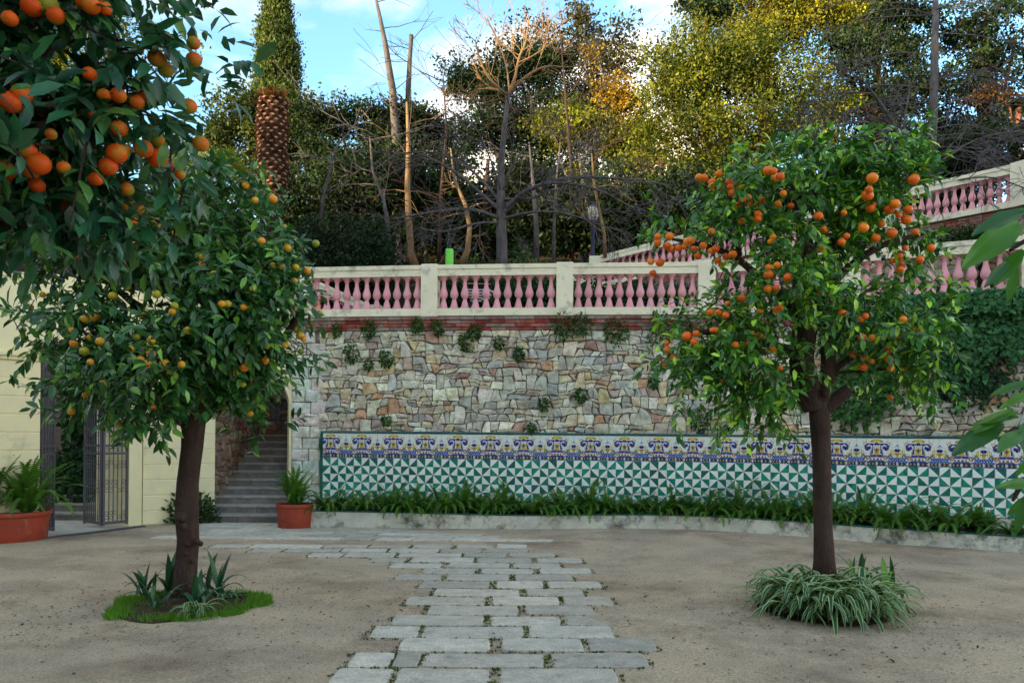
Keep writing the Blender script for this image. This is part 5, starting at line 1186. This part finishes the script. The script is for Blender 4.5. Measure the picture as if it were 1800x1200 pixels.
while z < zt:
    for j in range(12):
        a_ = 2*math.pi*(j + .5*(k % 2))/12
        if math.sin(a_) > .35: continue
        link('leaf_base', LB, root, Matrix.Translation((rp_*.93*math.cos(a_), rp_*.93*math.sin(a_), z-base[2])) @ Matrix.Rotation(a_ - math.pi/2, 4, 'Z') @ Matrix.Rotation(random.uniform(-.3, .3), 4, 'Y') @ Matrix.Diagonal((random.uniform(.8, 1.15), random.uniform(.6, 1.5), random.uniform(.75, 1.15), 1)))
    z += .125; k += 1
crown(root, base, [((base[0], base[1], zt+.05), (.36, .36, .16), 1)], 500, .2, ((.20, .07, .03), (.3, .13, .04)), clus=.12, per=10, updir=1.2, bough=0, name='frond_stubs')
# sunlit palm
def palm(label, px_, py_, Y_, n, L_, cols, zb_, kind='palm_tree'):
    top = P(px_, py_, Y_); base = (top.x, top.y, zb_); root = empty(kind, base, label, 'palm'); trunk_mesh(root, base, [Vector(base), top], [.22, .2], 'bark')
    b_ = MB(); m_ = 26
    p = Vector((0, 0, 0)); a_ = .95
    for i in range(m_):
        a_ -= .075; d = Vector((0, math.cos(a_), math.sin(a_))); p2 = p + d/m_; t = i/m_; w = .30*math.sin(math.pi*min(1, t*.85+.14))
        for s_ in (-1, 1): b_.add([p, p + Vector((s_*w, w*.55, -w*.28)), p + d*.018], [(0, 1, 2)], 0, tuple(np.array(cols[0])*random.uniform(.8, 1.3)))
        b_.add([p+Vector((-.008, 0, 0)), p+Vector((.008, 0, 0)), p2+Vector((.006, 0, 0)), p2+Vector((-.006, 0, 0))], [(0, 1, 2, 3)], 0, cols[1]); p = p2
    me_ = b_.mesh('frond', M['fol'])
    for i in range(n):
        link('frond', me_, root, Matrix.Translation(top - Vector(base)) @ Matrix.Rotation(i*2.4, 4, 'Z') @ Matrix.Rotation(random.uniform(-.7, .6), 4, 'X') @ Matrix.Scale(L_*random.uniform(.8, 1.1), 4))
palm('palm with drooping yellow-green fronds left of the bare palm trunk', 352, 300, 26, 34, 1.9, ((.20, .25, .03), (.2, .2, .05)), 4.2)
palm('low dark palm above the yellow wall at the left edge', 15, 420, 18, 26, 1.5, ((.05, .09, .02), (.06, .07, .02)), 1)
# hedge mass and shrubs on the terrace
def shrub(name, label, cat, px0, px1, ytop, Y_, n, size, cols, depth=.5, zb_=4.1, **kw):
    xa, xb = (px0-CX)/F*Y_, (px1-CX)/F*Y_; zt_ = P((px0+px1)/2, ytop, Y_).z; base = ((xa+xb)/2, Y_, zb_); root = empty(name, base, label, cat)
    m_ = max(1, int((xb-xa)/1.0)); lb = [((xa+(xb-xa)*(i+.5)/m_, Y_+random.uniform(-.1, .1), (zb_+zt_)/2), ((xb-xa)/m_*.62, depth, (zt_-zb_)/2*random.uniform(.9, 1.08)), 1) for i in range(m_)]
    crown(root, base, lb, n, size, cols, bough=0, **kw)
    mb = MB()
    for l in lb: mb.tube([(l[0][0], l[0][1], zb_-.2), (l[0][0]+.05, l[0][1], (zb_+zt_)/2), (l[0][0]-.05, l[0][1], zt_-.2)], [.05, .035, .01], 5)
    mb.build('stem', M['bark'], root, mat4=Matrix.Translation(-Vector(base)))
shrub('hedge', 'tall dark evergreen hedge behind the left bay of the balustrade', 'hedge', 500, 692, 372, 19.0, 16000, .10, ((.010, .028, .014), (.022, .05, .02)), .9, clus=.2, per=12)
shrub('shrub', 'low dark green planting behind the second balustrade bay', 'shrub', 745, 985, 488, 17.6, 14000, .11, ((.012, .045, .02), (.03, .09, .03)), .35, clus=.14, per=12)
shrub('shrub', 'low dark green planting behind the third balustrade bay', 'shrub', 990, 1240, 495, 17.6, 12000, .085, ((.014, .05, .02), (.03, .09, .03)), .35, clus=.14, per=12)
shrub('shrub', 'low ground cover with yellow tips round the bare plane trunk', 'shrub', 790, 975, 452, 19.4, 4200, .08, ((.04, .09, .03), (.12, .18, .04)), .4, clus=.13, per=10, zb_=5.0)
shrub('shrub', 'green shrub on the terrace behind the bare plane trunk', 'shrub', 880, 940, 424, 20.8, 2200, .11, ((.02, .06, .02), (.04, .10, .03)), .5, clus=.2, per=10)
shrub('shrub', 'dark ivy-like growth above the wall of the climbing balustrade', 'shrub', 1650, 1760, 396, 18.6, 3500, .08, ((.02, .05, .02), (.035, .08, .025)), .25, clus=.15, per=10, zb_=6.0)
shrub('shrub', 'dark planting behind the fourth balustrade bay under the right tree', 'shrub', 1260, 1500, 480, 16.8, 5000, .085, ((.012, .045, .02), (.03, .08, .03)), .3, clus=.14, per=12)
# tree masses, far to near
bt('broadleaf_tree', 'sunlit olive-green tree behind the palm trunk, below the cypress', 'tree', 470, 34, [(487, 182, 62, 20, 1.3), (430, 215, 60, 55), (500, 215, 60, 45), (385, 250, 45, 60), (540, 250, 50, 60), (470, 300, 90, 50, .6)], 22100, 0.180, OLV, [(470, 330, .2)])
bt('broadleaf_tree', 'yellow-lit tree seen through the gaps of the near orange tree', 'tree', 170, 36, [(190, 60, 120, 110), (120, 190, 120, 110), (40, 80, 80, 120), (20, 300, 110, 100), (250, 280, 80, 90)], 17600, 0.195, ((.07, .09, .012), (.20, .20, .02)), [(170, 300, .25)])
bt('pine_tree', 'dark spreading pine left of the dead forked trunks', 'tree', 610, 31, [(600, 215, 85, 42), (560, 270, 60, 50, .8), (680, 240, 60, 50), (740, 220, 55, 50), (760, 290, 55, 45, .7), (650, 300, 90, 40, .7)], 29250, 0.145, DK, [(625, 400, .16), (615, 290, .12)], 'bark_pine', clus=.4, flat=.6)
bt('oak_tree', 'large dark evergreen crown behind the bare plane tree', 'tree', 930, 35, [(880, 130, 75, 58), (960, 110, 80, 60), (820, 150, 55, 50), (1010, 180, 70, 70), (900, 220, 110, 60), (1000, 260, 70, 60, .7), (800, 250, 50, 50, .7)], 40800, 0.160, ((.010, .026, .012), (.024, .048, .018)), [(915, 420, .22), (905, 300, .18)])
bt('eucalyptus_tree', 'sparse airy tree with thin top rising right of the dark crown', 'tree', 1050, 37, [(1020, 60, 45, 50, .35), (1060, 100, 60, 60, .5), (1110, 80, 35, 50, .3), (1030, 20, 25, 25, .25), (1140, 90, 40, 40, .2)], 3600, .20, ((.04, .045, .03), (.09, .08, .035)), [(1045, 300, .2), (1040, 60, .06)], clus=.5, per=9)
bt('broadleaf_tree', 'small tree with golden orange autumn leaves', 'tree', 1090, 33, [(1080, 165, 45, 40, .9), (1045, 80, 20, 25, .4), (1100, 210, 50, 40, .7)], 4680, 0.154, GOLD, [(1085, 400, .12), (1085, 200, .06)], clus=.35, per=14)
bt('broadleaf_tree', 'rounded yellow-green tree between dark crown and right orange tree', 'tree', 1020, 32, [(1010, 220, 60, 45), (1080, 250, 60, 45), (980, 270, 50, 40, .7), (1130, 300, 60, 50, .8)], 16000, 0.133, LIM, [(1040, 400, .14)], clus=.35)
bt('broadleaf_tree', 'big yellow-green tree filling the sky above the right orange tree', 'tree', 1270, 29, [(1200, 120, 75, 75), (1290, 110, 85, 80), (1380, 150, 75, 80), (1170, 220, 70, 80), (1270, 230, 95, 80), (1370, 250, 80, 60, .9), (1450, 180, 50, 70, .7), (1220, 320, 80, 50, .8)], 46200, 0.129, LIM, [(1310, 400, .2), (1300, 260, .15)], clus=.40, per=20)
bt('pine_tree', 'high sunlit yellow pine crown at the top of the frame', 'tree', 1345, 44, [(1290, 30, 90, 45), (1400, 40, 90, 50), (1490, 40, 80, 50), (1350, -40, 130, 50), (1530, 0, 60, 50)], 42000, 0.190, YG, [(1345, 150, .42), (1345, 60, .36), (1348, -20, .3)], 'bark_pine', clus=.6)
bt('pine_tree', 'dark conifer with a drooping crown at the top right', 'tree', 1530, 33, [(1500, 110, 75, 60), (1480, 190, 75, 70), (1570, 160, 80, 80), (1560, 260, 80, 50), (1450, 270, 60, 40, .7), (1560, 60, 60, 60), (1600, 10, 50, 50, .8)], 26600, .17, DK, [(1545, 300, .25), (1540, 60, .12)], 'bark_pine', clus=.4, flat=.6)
bt('pine_tree', 'dark conifer behind the grey bare trunk at the right edge', 'tree', 1730, 34, [(1700, 60, 90, 80), (1780, 110, 80, 100), (1690, 190, 90, 80), (1770, 250, 90, 60), (1840, 60, 80, 120), (1640, 260, 60, 50)], 28000, .17, DK, [(1735, 300, .25), (1730, 60, .12)], 'bark_pine', clus=.4, flat=.6)
bt('pine_tree', 'russet-tinged conifer bough low at the right edge', 'tree', 1770, 32, [(1760, 170, 60, 26, .7), (1800, 200, 50, 30, .7)], 1800, .18, ((.06, .03, .012), (.12, .06, .02)), [(1790, 300, .2), (1790, 190, .1)], 'bark_pine', clus=.3, flat=.5)
bt('pine_tree', 'dark pine bough hanging in at the top beside the bright cloud', 'tree', 1235, 40, [(1235, 12, 45, 22), (1215, 45, 20, 20, .6)], 2400, .22, DK, [(1240, 300, .2), (1240, 20, .1)], 'bark_pine', clus=.4, flat=.6)
bt('broadleaf_tree', 'dense dark evergreen thicket right behind the upper balustrade', 'tree', 1600, 25, [(1500, 330, 80, 50), (1590, 310, 80, 50), (1680, 290, 80, 50), (1770, 270, 80, 55), (1850, 260, 60, 60), (1650, 350, 110, 30)], 20000, .17, DK, [(1600, 350, .12)], clus=.35)
bt('pine_tree', 'dark evergreen showing through the big yellow-green tree', 'tree', 1240, 36, [(1180, 130, 50, 50, .7), (1250, 180, 70, 60, .8), (1340, 120, 60, 60, .7), (1400, 220, 70, 60), (1150, 260, 70, 60), (1300, 270, 90, 50)], 17000, .17, DK, [(1240, 300, .2)], clus=.4)
# lit undergrowth and thickets seen low between the trunks
bt('broadleaf_tree', 'lit yellow thicket glimpsed low between the left trunks', 'tree', 620, 40, [(600, 330, 60, 50, .7), (690, 350, 70, 50, .6), (560, 370, 60, 45, .5), (780, 350, 60, 45, .5)], 11700, 0.182, YG, [(620, 380, .15)], clus=.5, per=14)
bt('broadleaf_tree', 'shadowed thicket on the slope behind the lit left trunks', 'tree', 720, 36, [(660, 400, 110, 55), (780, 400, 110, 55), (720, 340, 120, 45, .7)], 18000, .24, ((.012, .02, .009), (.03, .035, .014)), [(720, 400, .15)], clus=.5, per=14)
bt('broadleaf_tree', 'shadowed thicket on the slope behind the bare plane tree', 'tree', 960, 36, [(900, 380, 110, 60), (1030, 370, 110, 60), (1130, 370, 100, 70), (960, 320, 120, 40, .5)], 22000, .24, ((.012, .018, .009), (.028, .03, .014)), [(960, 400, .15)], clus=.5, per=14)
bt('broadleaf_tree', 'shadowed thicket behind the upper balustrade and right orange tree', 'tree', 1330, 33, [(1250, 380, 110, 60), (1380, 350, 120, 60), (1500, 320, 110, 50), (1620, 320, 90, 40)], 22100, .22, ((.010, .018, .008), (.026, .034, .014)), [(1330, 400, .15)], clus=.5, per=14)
bt('broadleaf_tree', 'leafy dark tree behind the building at the far left', 'tree', 60, 24, [(30, 400, 80, 60), (140, 420, 80, 50), (250, 420, 90, 50), (340, 430, 90, 40)], 9000, .16, ((.015, .035, .012), (.05, .08, .02)), [(60, 420, .12)], clus=.4)
bt('broadleaf_tree', 'shadowed thicket far left of the palms, beyond the wall', 'tree', 430, 30, [(420, 380, 110, 60), (520, 350, 80, 60), (330, 360, 90, 60)], 8000, .2, ((.02, .04, .012), (.05, .08, .02)), [(430, 420, .12)], clus=.4)
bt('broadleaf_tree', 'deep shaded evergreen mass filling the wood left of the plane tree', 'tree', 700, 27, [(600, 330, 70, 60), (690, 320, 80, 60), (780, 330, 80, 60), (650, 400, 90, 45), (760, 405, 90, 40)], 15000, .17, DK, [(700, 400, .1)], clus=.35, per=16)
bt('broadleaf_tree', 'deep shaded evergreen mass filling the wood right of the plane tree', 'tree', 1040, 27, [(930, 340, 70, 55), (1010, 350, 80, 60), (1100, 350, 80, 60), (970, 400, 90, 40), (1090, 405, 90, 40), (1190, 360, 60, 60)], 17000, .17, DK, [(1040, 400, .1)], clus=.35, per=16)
# lit and bare trunks; the tan ones carry sunlight in their colour
def pole(name, label, pts, rad, m_, cat='tree', twigs=3, grav=0.05, L_=1.2, dep=2):
    """pts: px, py, Y"""
    pv = [P(*p) for p in pts]; base = tuple(pv[0]); root = empty(name, base, label, cat); b = MB(); b.tube(pv, rad, 9, wob=.07); b.build('trunk', M[m_], root, smooth=True, mat4=Matrix.Translation(-Vector(base)))
    if twigs:
        b = MB()
        for _ in range(twigs):
            t = random.uniform(.25, .98)*(len(pv)-1); i = int(t); p = pv[i].lerp(pv[min(i+1, len(pv)-1)], t-i); a = random.uniform(0, 6.28)
            grow(b, p, Vector((math.cos(a), math.sin(a)*.7, .35)), L_*random.uniform(.5, 1.2), .020, dep, grav=grav)
        tag(b.build('branches', M[m_], root, mat4=Matrix.Translation(-Vector(base))), kind='stuff')
    return root
pole('tree_trunk', 'pale tan trunk lit orange left of the lime post', [(729, 466, 23), (722, 440, 23), (719, 390, 23), (716, 330, 23), (718, 250, 23), (715, 180, 23)], [.13, .10, .095, .085, .06, .03], 'bark_tan', twigs=4)
pole('tree_trunk', 'leaning tan trunk lit orange right of the lime post', [(812, 466, 24), (822, 440, 24), (826, 400, 24), (818, 360, 24), (800, 320, 24), (792, 260, 24)], [.13, .09, .075, .065, .05, .02], 'bark_tan', twigs=4)
pole('tree_trunk', 'slender grey trunk at the right end of the dark hedge', [(683, 470, 22), (683, 400, 22), (674, 350, 22), (655, 300, 22), (650, 240, 22)], [.07, .055, .05, .04, .02], 'bark_grey', twigs=7, L_=1.6)
pole('tree_trunk', 'thin grey trunk just right of the bare plane tree', [(943, 470, 24), (943, 400, 24), (938, 330, 24), (930, 250, 24)], [.09, .075, .06, .02], 'bark_grey', twigs=4)
pole('tree_trunk', 'thin straight grey trunk left of the lamp post', [(973, 470, 24), (974, 400, 24), (978, 320, 24), (985, 250, 24)], [.06, .05, .045, .02], 'bark_grey', twigs=4)
pole('tree_trunk', 'curved pale sapling trunk right beside the lamp post', [(1064, 452, 24), (1062, 410, 24), (1052, 365, 24), (1044, 320, 24), (1040, 270, 24)], [.06, .05, .045, .04, .02], 'bark_tan', twigs=3)
pole('tree_trunk', 'dead grey trunk reaching into the sky with a crooked top', [(700, 420, 30), (697, 250, 30), (690, 160, 30), (678, 80, 30), (668, 30, 30), (657, -20, 30)], [.22, .18, .14, .10, .07, .04], 'bark_grey', twigs=5, grav=-.02, L_=1.3, dep=1)
pole('tree_trunk', 'dead trunk sawn off with a short fork at its top', [(716, 420, 30.5), (715, 260, 30.5), (718, 150, 30.5), (721, 95, 30.5), (723, 62, 30.5)], [.17, .14, .10, .085, .09], 'bark_grey', twigs=4, grav=-.02, L_=1.2, dep=1)
pole('tree_trunk', 'dark straight trunk inside the thicket left of the plane tree', [(640, 466, 27), (638, 380, 27), (632, 300, 27)], [.12, .1, .07], 'bark', twigs=4)
pole('tree_trunk', 'dark twin trunk inside the thicket under the oak crown', [(860, 462, 29), (852, 380, 29), (858, 280, 29)], [.13, .1, .07], 'bark', twigs=4)
pole('tree_trunk', 'dark trunk in the thicket above the far balustrade', [(1180, 440, 28), (1170, 360, 28), (1160, 280, 28)], [.14, .11, .08], 'bark', twigs=5)
pole('tree_trunk', 'bare young tree fanning thin twigs before the pine', [(560, 400, 24), (572, 330, 24), (590, 260, 24), (640, 200, 24)], [.07, .055, .035, .015], 'bark_grey', twigs=7, L_=1.5)
pole('tree_trunk', 'bare young tree with upright twigs left of the plane crown', [(772, 460, 25), (775, 340, 25), (785, 230, 25), (778, 120, 25)], [.075, .055, .035, .012], 'bark', twigs=11, L_=1.7)
pole('tree_trunk', 'thin bare tree with reddish twigs behind the plane crown', [(1005, 460, 27), (1005, 300, 27), (995, 180, 27), (985, 60, 27)], [.09, .065, .04, .012], 'bark', twigs=13, L_=1.9, grav=-.05)
# the bare plane tree
Yc = 20.5; base = (*q(883, Yc), 4.1); root = empty('plane_tree', base, 'bare pale plane tree with arching branches in the middle of the terrace', 'tree'); I_ = Matrix.Translation(-Vector(base))
tp = [Vector(base), P(883, 470, Yc), P(882, 420, Yc), P(880, 360, Yc), P(881, 290, Yc), P(887, 220, Yc), P(894, 165, Yc)]
mb = MB(); mb.tube(tp, [.19, .15, .135, .11, .085, .065, .055], 12, wob=.05); mb.build('trunk', M['bark_grey'], root, smooth=True, mat4=I_)
def limb(pts, r0, r1, sub=8, L_=.9, dep=2, m_='bark_grey', grav=.04):
    pv = [Vector(p_) for p_ in chaikin([np.array(P(*p_)) for p_ in pts], 2)]; n = len(pv); b = MB(); b.tube(pv, [r0+(r1-r0)*i/(n-1) for i in range(n)], 6, wob=.08)
    for _ in range(sub):
        i = random.randint(int(n*.25), n-1); d = pv[i]-pv[i-1]; a = Vector((random.gauss(0, 1), random.gauss(0, .8), random.gauss(0, 1)))
        grow(b, pv[i], d.normalized()*.7 + a.normalized()*.6, L_*random.uniform(.5, 1.3), .012, dep, grav=grav)
    return b
for pts, r0, r1, sb_, L__, mm in [([(894, 168, Yc), (870, 150, 20.3), (845, 115, 20.2), (835, 70, 20.1)], .05, .012, 7, .9, 'bark_tan'), ([(894, 168, Yc), (870, 155, 20.6), (840, 157, 20.8)], .045, .015, 5, .7, 'bark_tan'), ([(894, 165, Yc), (905, 140, Yc), (912, 100, Yc), (925, 75, Yc), (930, 30, Yc)], .05, .012, 9, .9, 'bark_tan'), ([(897, 160, Yc), (930, 130, 20.3), (960, 115, 20.2), (1000, 120, 20.1), (1040, 110, 20.0)], .045, .012, 10, .8, 'bark_tan'), ([(896, 165, Yc), (890, 110, 20.8), (870, 60, 21), (858, 40, 21)], .03, .01, 6, .8, 'bark_tan'), ([(896, 168, Yc), (912, 135, 20.2), (930, 160, 20), (935, 190, 19.8)], .03, .01, 4, .6, 'bark_tan'), ([(912, 110, Yc), (935, 100, Yc), (965, 80, Yc)], .025, .01, 6, .7, 'bark_tan'), ([(885, 240, Yc), (893, 200, 20.3), (915, 190, 20.3)], .02, .01, 3, .5, 'bark_grey')]:  # upper limbs take the tan bark with sunlight painted in, lower ones grey
    limb(pts, r0, r1, sb_, L__, 2, mm, -.05).build('branch', M[mm], root, mat4=I_)
for pts, r0, r1, sb_, L__ in [([(882, 372, Yc), (850, 345, 20.3), (800, 300, 20.2), (740, 270, 20)], .07, .016, 12, 1.0), ([(880, 385, Yc), (830, 365, 20), (760, 372, 19.7), (690, 385, 19.5)], .06, .014, 14, .9), ([(882, 360, Yc), (860, 330, 20.6), (820, 290, 21), (770, 265, 21.2), (700, 270, 21.4)], .05, .012, 12, 1.0), ([(884, 375, Yc), (930, 330, 20.2), (1000, 310, 20), (1080, 312, 19.8), (1140, 322, 19.6)], .075, .014, 16, 1.0), ([(885, 370, Yc), (920, 335, 20), (970, 318, 19.8), (1050, 330, 19.6), (1120, 370, 19.4)], .06, .012, 14, 1.0), ([(886, 350, Yc), (940, 350, 20), (970, 330, 19.8), (1010, 345, 19.6)], .04, .012, 10, .8), ([(884, 385, Yc), (930, 372, 20), (990, 372, 19.7), (1070, 400, 19.5)], .045, .01, 12, .8), ([(880, 392, Yc), (840, 390, 20), (780, 410, 19.6), (735, 400, 19.4)], .04, .01, 10, .8), ([(882, 340, Yc), (870, 300, 20), (850, 250, 19.8), (840, 230, 19.7)], .03, .01, 8, .8), ([(882, 340, Yc), (900, 290, 20), (930, 250, 19.8), (960, 240, 19.7)], .03, .01, 8, .8)]:
    limb(pts, r0, r1, sb_, L__).build('branch', M['bark_grey'], root, mat4=I_)
# the grey bare tree at the right
Yg = 22.5; base = (*q(1633, Yg), 6.9); root = empty('bare_tree', base, 'tall grey bare tree with many thin drooping side branches at the right', 'tree'); I_ = Matrix.Translation(-Vector(base))
mb = MB(); mb.tube([Vector(base), P(1636, 270, Yg), P(1641, 180, Yg), P(1643, 90, Yg), P(1645, -30, Yg)], [.16, .14, .12, .10, .07], 10, wob=.04); mb.build('trunk', M['bark_grey'], root, smooth=True, mat4=I_)
for k in range(34):
    py_ = random.uniform(0, 285); s_ = random.choice((-1, 1)); L__ = random.uniform(90, 210)
    pts = [(1641, py_, Yg), (1641+s_*L__*.35, py_ - random.uniform(-5, 22), Yg - random.uniform(-.6, .9)), (1641+s_*L__*.75, py_ + random.uniform(-8, 15), Yg - random.uniform(-1, 1.6)), (1641+s_*L__, py_ + random.uniform(10, 45), Yg - random.uniform(-1, 2.0))]
    limb(pts, .019, .006, 4, .8, 1).build('branch', M['bark_grey'], root, mat4=I_)
Yq = 21.5; base = (*q(1600, Yq), 6.9); root = empty('bare_tree', base, 'grey shrubby tree with splayed limbs just left of the tall bare tree', 'tree'); I_ = Matrix.Translation(-Vector(base))
for pts, r0, sb_ in [([(1596, 320, Yq), (1580, 230, Yq), (1540, 170, 21), (1515, 140, 21)], .10, 14), ([(1600, 320, Yq), (1585, 240, Yq), (1600, 150, 21.6)], .07, 10), ([(1598, 300, Yq), (1545, 215, 21), (1480, 215, 20.8), (1430, 255, 20.6)], .06, 14), ([(1530, 165, 21), (1480, 160, 20.8), (1440, 175, 20.6)], .03, 8), ([(1604, 320, Yq), (1680, 250, 21), (1760, 300, 20.6)], .05, 12), ([(1604, 310, Yq), (1660, 280, 21), (1720, 240, 20.6), (1800, 230, 20.4)], .04, 12), ([(1610, 320, 20.5), (1680, 318, 19.5), (1740, 308, 18.5), (1800, 330, 17.8)], .03, 12)]:
    limb(pts, r0, .01, sb_, 1.0).build('branch', M['bark_grey'], root, mat4=I_)
# ------------------------------------------------------------ terrace objects
g = P(790, 463, 18.6); mb = MB(); w_ = 7.2*18.6/F; zt = P(790, 438, 18.6).z
mb.lathe([(w_, 4.1), (w_, zt-.03), (w_*.9, zt), (.001, zt)], 14, mat=Matrix.Translation((g.x, g.y, 0)))
o = mb.build('post', M['lime']); tag(o, 'bright lime green post behind the balustrade', 'post')
Yl = 24.6; b_ = P(1042, 445, Yl); root = empty('street_lamp', (b_.x, b_.y, 4.4), 'blue-grey lamp post with pale round lantern above the far balustrade', 'street lamp')
h0 = P(1042, 388, Yl).z-4.4; mb = MB(); mb.lathe([(.14, 0), (.12, .3), (.075, .4), (.065, 2.2), (.06, h0-.1), (.11, h0-.04), (.13, h0)], 12); link('post', mb.mesh('post', M['lamp_post'], True), root)
mb = MB(); mb.lathe([(.11, h0), (.17, h0+.12), (.19, h0+.28), (.16, h0+.40), (.10, h0+.44)], 8); link('lantern', mb.mesh('lantern', M['lamp_glass']), root)
mb = MB(); mb.lathe([(.17, h0+.405), (.12, h0+.47), (.05, h0+.5), (.06, h0+.55), (.001, h0+.6)], 8)
for k in range(8):
    a_ = 2*math.pi*(k+.5)/8; mb.tube([(.112*math.cos(a_), .112*math.sin(a_), h0), (.172*math.cos(a_), .172*math.sin(a_), h0+.12), (.192*math.cos(a_), .192*math.sin(a_), h0+.28), (.162*math.cos(a_), .162*math.sin(a_), h0+.4)], [.010]*4, 4)
link('lantern_frame', mb.mesh('lantern_frame', M['lamp_post']), root)
Yt = 16.35; a = P(838, 520, Yt); root = empty('table', (a.x, a.y, 4.12), 'small dark table draped with black and white striped cloth behind the balustrade', 'table')
zt = P(838, 501, Yt).z - 4.12
mb = MB(); mb.box(-.30, .30, -.2, .2, zt-.015, zt); link('table_top', mb.mesh('table_top', M['lamp_glass']), root)
mb = MB(); mb.box(-.16, .18, -.17, .17, zt-.11, zt-.017); link('apron', mb.mesh('apron', M['black']), root)
for x_ in (-.26, .26):
    for y_ in (-.16, .16): mb = MB(); mb.box(x_-.012, x_+.012, y_-.012, y_+.012, 0, zt-.016); link('leg', mb.mesh('leg', M['black']), root)
mb = MB()
for k in range(10):
    z0 = zt - .115 - k*.028; t0 = k/10; 
    for (xa, xb) in ((-.20+.10*t0, -.20+.19-.05*t0), (.0+.02*t0, .17-.08*t0)):
        mb.box(xa, xb, -.19, -.178, z0-.028, z0, k % 2)
mb2 = Matrix.Translation((.22, -.19, zt-.23)) @ Matrix.Rotation(.5, 4, 'Y')
for k in range(7): mb.box(-.06, .08, -.006, .006, -.14+k*.038, -.14+k*.038+.038, k % 2, mat=mb2)
link('striped_cloth', mb.mesh('striped_cloth', [M['white_cloth'], M['black']]), root)
# fallen leaves
for k, (px_, py_) in enumerate([(893, 983), (700, 1077), (1560, 1160), (870, 1122), (860, 1150), (642, 1070), (1140, 1048), (1600, 1025), (150, 1085), (1330, 960), (560, 1010)]):
    g = G(px_, py_); m_ = Matrix.Translation((g.x, g.y, .04 if 640 < px_ < 1100 else .015)) @ Matrix.Rotation(random.uniform(0, 6), 4, 'Z') @ Matrix.Scale(.085, 4)
    if k == 0: b = MB(); [b.add(LEAF[0], fs) for fs in LEAF[1]]; DL = b.mesh('fallen_leaf', M['dry_leaf'])
    o = link('fallen_leaf', DL, None, m_); tag(o, 'brown fallen leaf lying ' + ['on the pale slabs halfway up the path', 'on the gravel left of the path', 'on the gravel in front of the right tree bed', 'in a joint near the front of the path', 'at the front of the path in a slab joint', 'on the gravel left of the front slabs', 'on the gravel right of the path', 'right of the right tree bed', 'at the lower left of the left tree bed', 'on the gravel before the planter', 'on the gravel below the far slabs'][k], 'leaf', 'fallen leaves on the ground')

# litter
N = 2600; T = np.zeros((N, 3)); T[:, 0] = rng.uniform(-6, 7.5, N); T[:, 1] = rng.uniform(4, 14, N); k = rng.random(N) < .55
T[k, 0] = np.where(rng.random(k.sum()) < .5, 3.1, -3.2) + rng.normal(0, 1.1, k.sum()); T[k, 1] = 7.7 + rng.normal(0, .9, k.sum()); T[:, 2] = [ground_z(a, b)+.008 for a, b in T[:, :2]]
d = rng.normal(0, 1, (N, 3)); d[:, 2] *= .15; nn_ = rng.normal(0, .3, (N, 3)); nn_[:, 2] = 1
tag(link('leaf_litter', scatter('leaf_litter', LEAF2, frames(d, nn_), T, rng.uniform(.012, .045, N), np.array([.16, .10, .05])*rng.uniform(.25, 1.2, (N, 1)), M['fol'])), 'small dry leaf scraps scattered over the gravel', kind='stuff')
